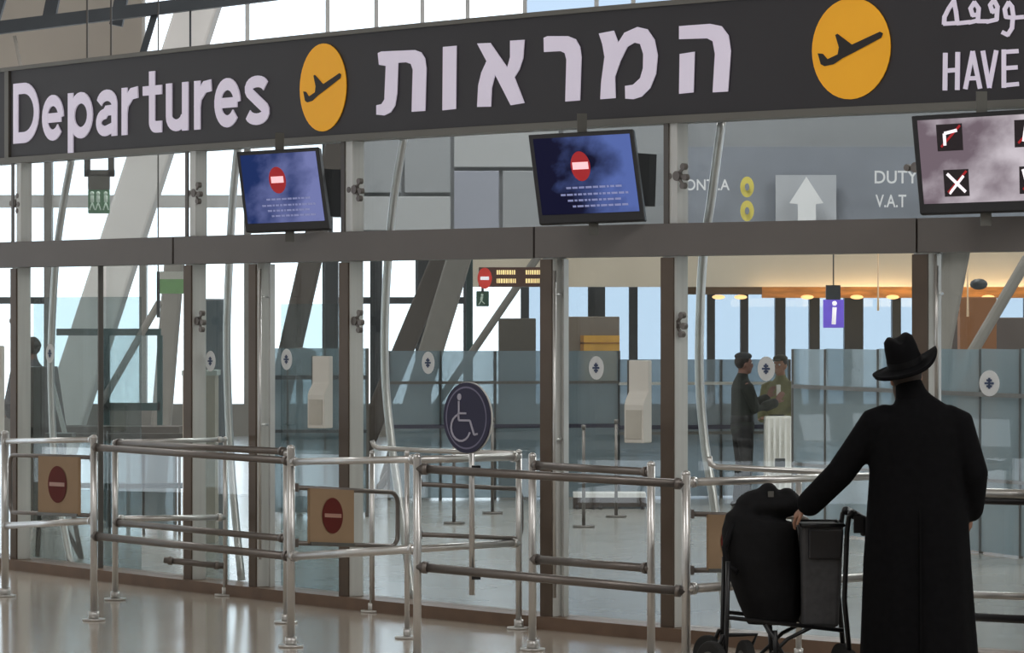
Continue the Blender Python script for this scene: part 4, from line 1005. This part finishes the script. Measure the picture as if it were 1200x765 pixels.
# dark clothed person with raised hands behind the glass
def dark_clothes(m_top, m_leg, hatm, hat):
    def fn(t, L, R, RH, hc, P, k, J):
        legs_clothes(t, L, R, k, J, m_leg, M_shoe); mb = MB(); ref = R @ Vector((0, 1, 0))
        mb.loft([(L((0, 0, .9)), .18*k, .135*k), (L((0, 0, 1.02)), .165*k, .13*k), (L((0, 0, 1.12)), .16*k, .125*k), (L((0, .01, 1.27)), .18*k, .135*k), (L((0, 0, 1.38)), .19*k, .12*k), (L((0, -.01, 1.45)), .12*k, .09*k), (L((0, 0, 1.5)), .066*k, .07*k)], 28, ref=ref)
        sleeves(mb, L, R, k, J, 1.3, .9); remeshed('jacket', mb, .012, m_top, t)
        part('belt', MB().loft([(L((0, 0, .99)), .172*k, .136*k), (L((0, 0, 1.03)), .17*k, .134*k)], 24, ref=ref), M_shoe, t)
        hb = MB().ball(P(0, -.02, .025), (.083*k, .095*k, .095*k), 18, RH)
        if hat == 'bun': hb.ball(P(0, -.115, .03), (.04*k, .035*k, .04*k), 12, RH)
        part('hair', hb, mat('dark_hair', (38, 30, 26), .8, 0, .2, 40), t)
        if hatm:
            hb = MB().ball(P(0.0, -.01, .085), (.088*k, .105*k, .05*k), 18, RH)
            if hat == 'cap': hb.ball(P(0, .1, .062), (.06*k, .06*k, .01*k), 12, RH)
            remeshed('cap', hb, .008, hatm, t)
    return fn
s1 = 114.0
J1 = {'L': ((-.19, 0, 1.38), (-.2, .12, 1.13), (-.1, .34, 1.25), (.1, .4, .9), (.8, .2, -.1), .3),
      'R': ((.19, 0, 1.38), (.2, .1, 1.12), (.13, .36, 1.2), (0, .6, .8), (-.8, .2, .1), .3),
      'legL': ((-.09, 0, .9), (-.1, .02, .5), (-.1, -.02, .085)), 'legR': ((.09, 0, .9), (.1, .02, .5), (.1, 0, .085))}
person(G(870, s1+2), math.radians(-75), J1, dark_clothes(mat('dark_green_cloth', (36, 40, 36), .85, 0, .15, 20), mat('dark_cloth', (30, 30, 32), .85), mat('beret_dark', (30, 32, 34), .9), 'beret'),
       'person in dark clothes and beret standing side on with hands raised, behind the glass', .009, .88, skin=(128, 92, 80))
mb = MB(); h1 = G(870, s1+2)+Matrix.Rotation(math.radians(-75), 3, 'Z') @ Vector((.02*.88, .43*.88, 1.34*.88))
J2 = {'L': ((-.19, 0, 1.38), (-.25, .02, 1.1), (-.14, .18, .98), (.4, .6, 0), (0, -.2, -1), .4), 'R': ((.19, 0, 1.38), (.24, .02, 1.1), (.16, .18, 1.0), (-.4, .6, .2), (0, -.2, -1), .4),
      'legL': J1['legL'], 'legR': J1['legR']}
single('phone', MB().box(h1, (.04, .02, .11), .2), M_cream, 'small pale phone held up by the dark clothed person', 'phone')
person(G(915, 113), math.radians(150), J2, dark_clothes(mat('olive_cloth', (124, 122, 84), .85, 0, .1, 20), mat('olive_trousers', (100, 98, 70), .85), mat('olive_cap', (64, 60, 44), .9), 'cap'),
       'person in olive clothes and cap standing behind the white bin', .009, .86, skin=(156, 112, 88))
person(G(38, 119), math.radians(40), J2, dark_clothes(mat('grey_cloth', (70, 70, 74), .85), mat('grey_trousers', (50, 50, 54), .85), None, 'bun'),
       'silhouetted dark haired person behind the high desk at the left', .01, .98, skin=(110, 84, 74))

# ---------------------------------------------------------------- trolley and bags
st = 217.0
tr = thing('shopping_trolley', G(925, st), 'black wheeled trolley frame with grey fabric basket beside the man', 'trolley')
TP = lambda x, y, d=0.0: P2(x, y, st)+Vector((0, d, 0))
M_tb = mat('black_tube', (26, 26, 28), .35, .3)
for d in (-.2, .2):
    part('frame_tube', MB().tube([TP(851, 655, d), TP(849, 740, d), TP(846, 788, d)], .013, 10), M_tb, tr)
    part('frame_tube', MB().tube([TP(993, 775, d), TP(986, 700, d), TP(989, 620, d), TP(991, 604, d), TP(1000, 598, d)], .014, 10), M_tb, tr)
    part('frame_tube', MB().tube([TP(851, 655, d), TP(850, 720, d), TP(985, 735, d)], .012, 10), M_tb, tr)
    part('brace', MB().tube([TP(882, 782, d), TP(920, 745, d), TP(950, 730, d)], .011, 8), M_tb, tr)
    part('brace', MB().tube([TP(895, 728, d), TP(925, 782, d)], .011, 8), M_tb, tr)
    part('brace', MB().tube([TP(905, 735, d), TP(908, 785, d)], .014, 8), M_tb, tr)
part('handle_bar', MB().tube([TP(998, 599, -.2), TP(998, 599, .2)], .014, 12), M_tb, tr)
for d in (-.19, .19): part('grip', MB().loft([(TP(994, 600, d), .024, .02), (TP(1008, 606, d), .024, .02), (TP(1008, 622, d), .018, .018)], 12), M_blackp, tr)
part('brake_box', MB().box(TP(1002, 612, -.2), (.05, .05, .09)), M_blackp, tr)
for i, (x, d) in enumerate(((832, -.19), (832, .19), (872, -.12))):
    R0 = .112; c = TP(x, 0, d); c.z = R0
    wd = part('wheel', MB().disc(c, (1, .75 if i < 2 else .3, 0), (0, 0, 1), R0, R0, .045, 32), mat('rubber_black', (24, 24, 24), .8), tr, bevel=.01)
    part('wheel_hub', MB().disc(c, (1, .75 if i < 2 else .3, 0), (0, 0, 1), R0*.5, R0*.5, .055, 20), M_greyp, wd)
    part('fork', MB().tube([c, c+Vector((.06, 0, .14)), TP(849, 742, d*.9)], .012, 8), M_tb, tr)
for d in (-.19, .19):
    c = TP(990, 0, d); c.z = .09; wd = part('wheel', MB().disc(c, (1, .5, 0), (0, 0, 1), .09, .09, .035, 28), mat('rubber_black', (24, 24, 24)), tr)
M_bask = mat('basket_grey', (62, 62, 64), .8, 0, .15, 30, .1)
def tap(mb, top, bot, y0, y1, dt, db):
    (a, b), (c, d) = top, bot
    A = [TP(c, y1, -db), TP(d, y1, -db), TP(d, y1, db), TP(c, y1, db)]; B = [TP(a, y0, -dt), TP(b, y0, -dt), TP(b, y0, dt), TP(a, y0, dt)]
    return mb.quadbox(A, B)
bk = part('basket', tap(MB(), (936, 984), (938, 980), 613, 732, .2, .18), M_bask, tr, 'grey fabric basket', bevel=.02)
part('basket_flap', tap(MB(), (944, 985), (944, 983), 617, 652, .215, .212), M_blackp, bk, bevel=.01)
part('basket_rim', MB().tube([TP(936, 613, -.205), TP(985, 613, -.205), TP(985, 613, .2), TP(936, 613, .2), TP(936, 613, -.205)], .01, 8), M_tb, bk)
bgm = mat('bag_black', (18, 18, 20), .8, 0, .2, 25, .2, spec=.2)
bg_ = thing('travel_bag', TP(895, 728), 'large black soft bag bulging on the front of the trolley', 'bag')
mb = MB(); mb.loft([(TP(907, 731), .12, .1), (TP(907, 726), .145, .13), (TP(901, 696), .175, .16), (TP(893, 655), .205, .17), (TP(890, 620), .205, .165), (TP(892, 606), .19, .15)], 32, rnd=False)
mb.loft([(TP(866, 606), .06, .1), (TP(890, 592), .07, .13), (TP(925, 590), .07, .12)], 20); mb.ball(TP(893, 594), (.15, .12, .1), 20); mb.ball(TP(900, 577), (.055, .08, .055), 16); mb.ball(TP(922, 582), (.055, .08, .05), 16)
remeshed('bag_body', mb, .012, bgm, bg_, 3)
part('strap', MB().tube([TP(858, 612, -.1), TP(848, 640, -.1), TP(850, 660, -.12), TP(862, 668, -.16)], .016, 8), bgm, bg_)
part('buckle', MB().box(TP(902, 578, -.09), (.03, .02, .03)), M_greyp, bg_)
for o in bpy.data.objects:
    if '_r' in o: del o['_r']
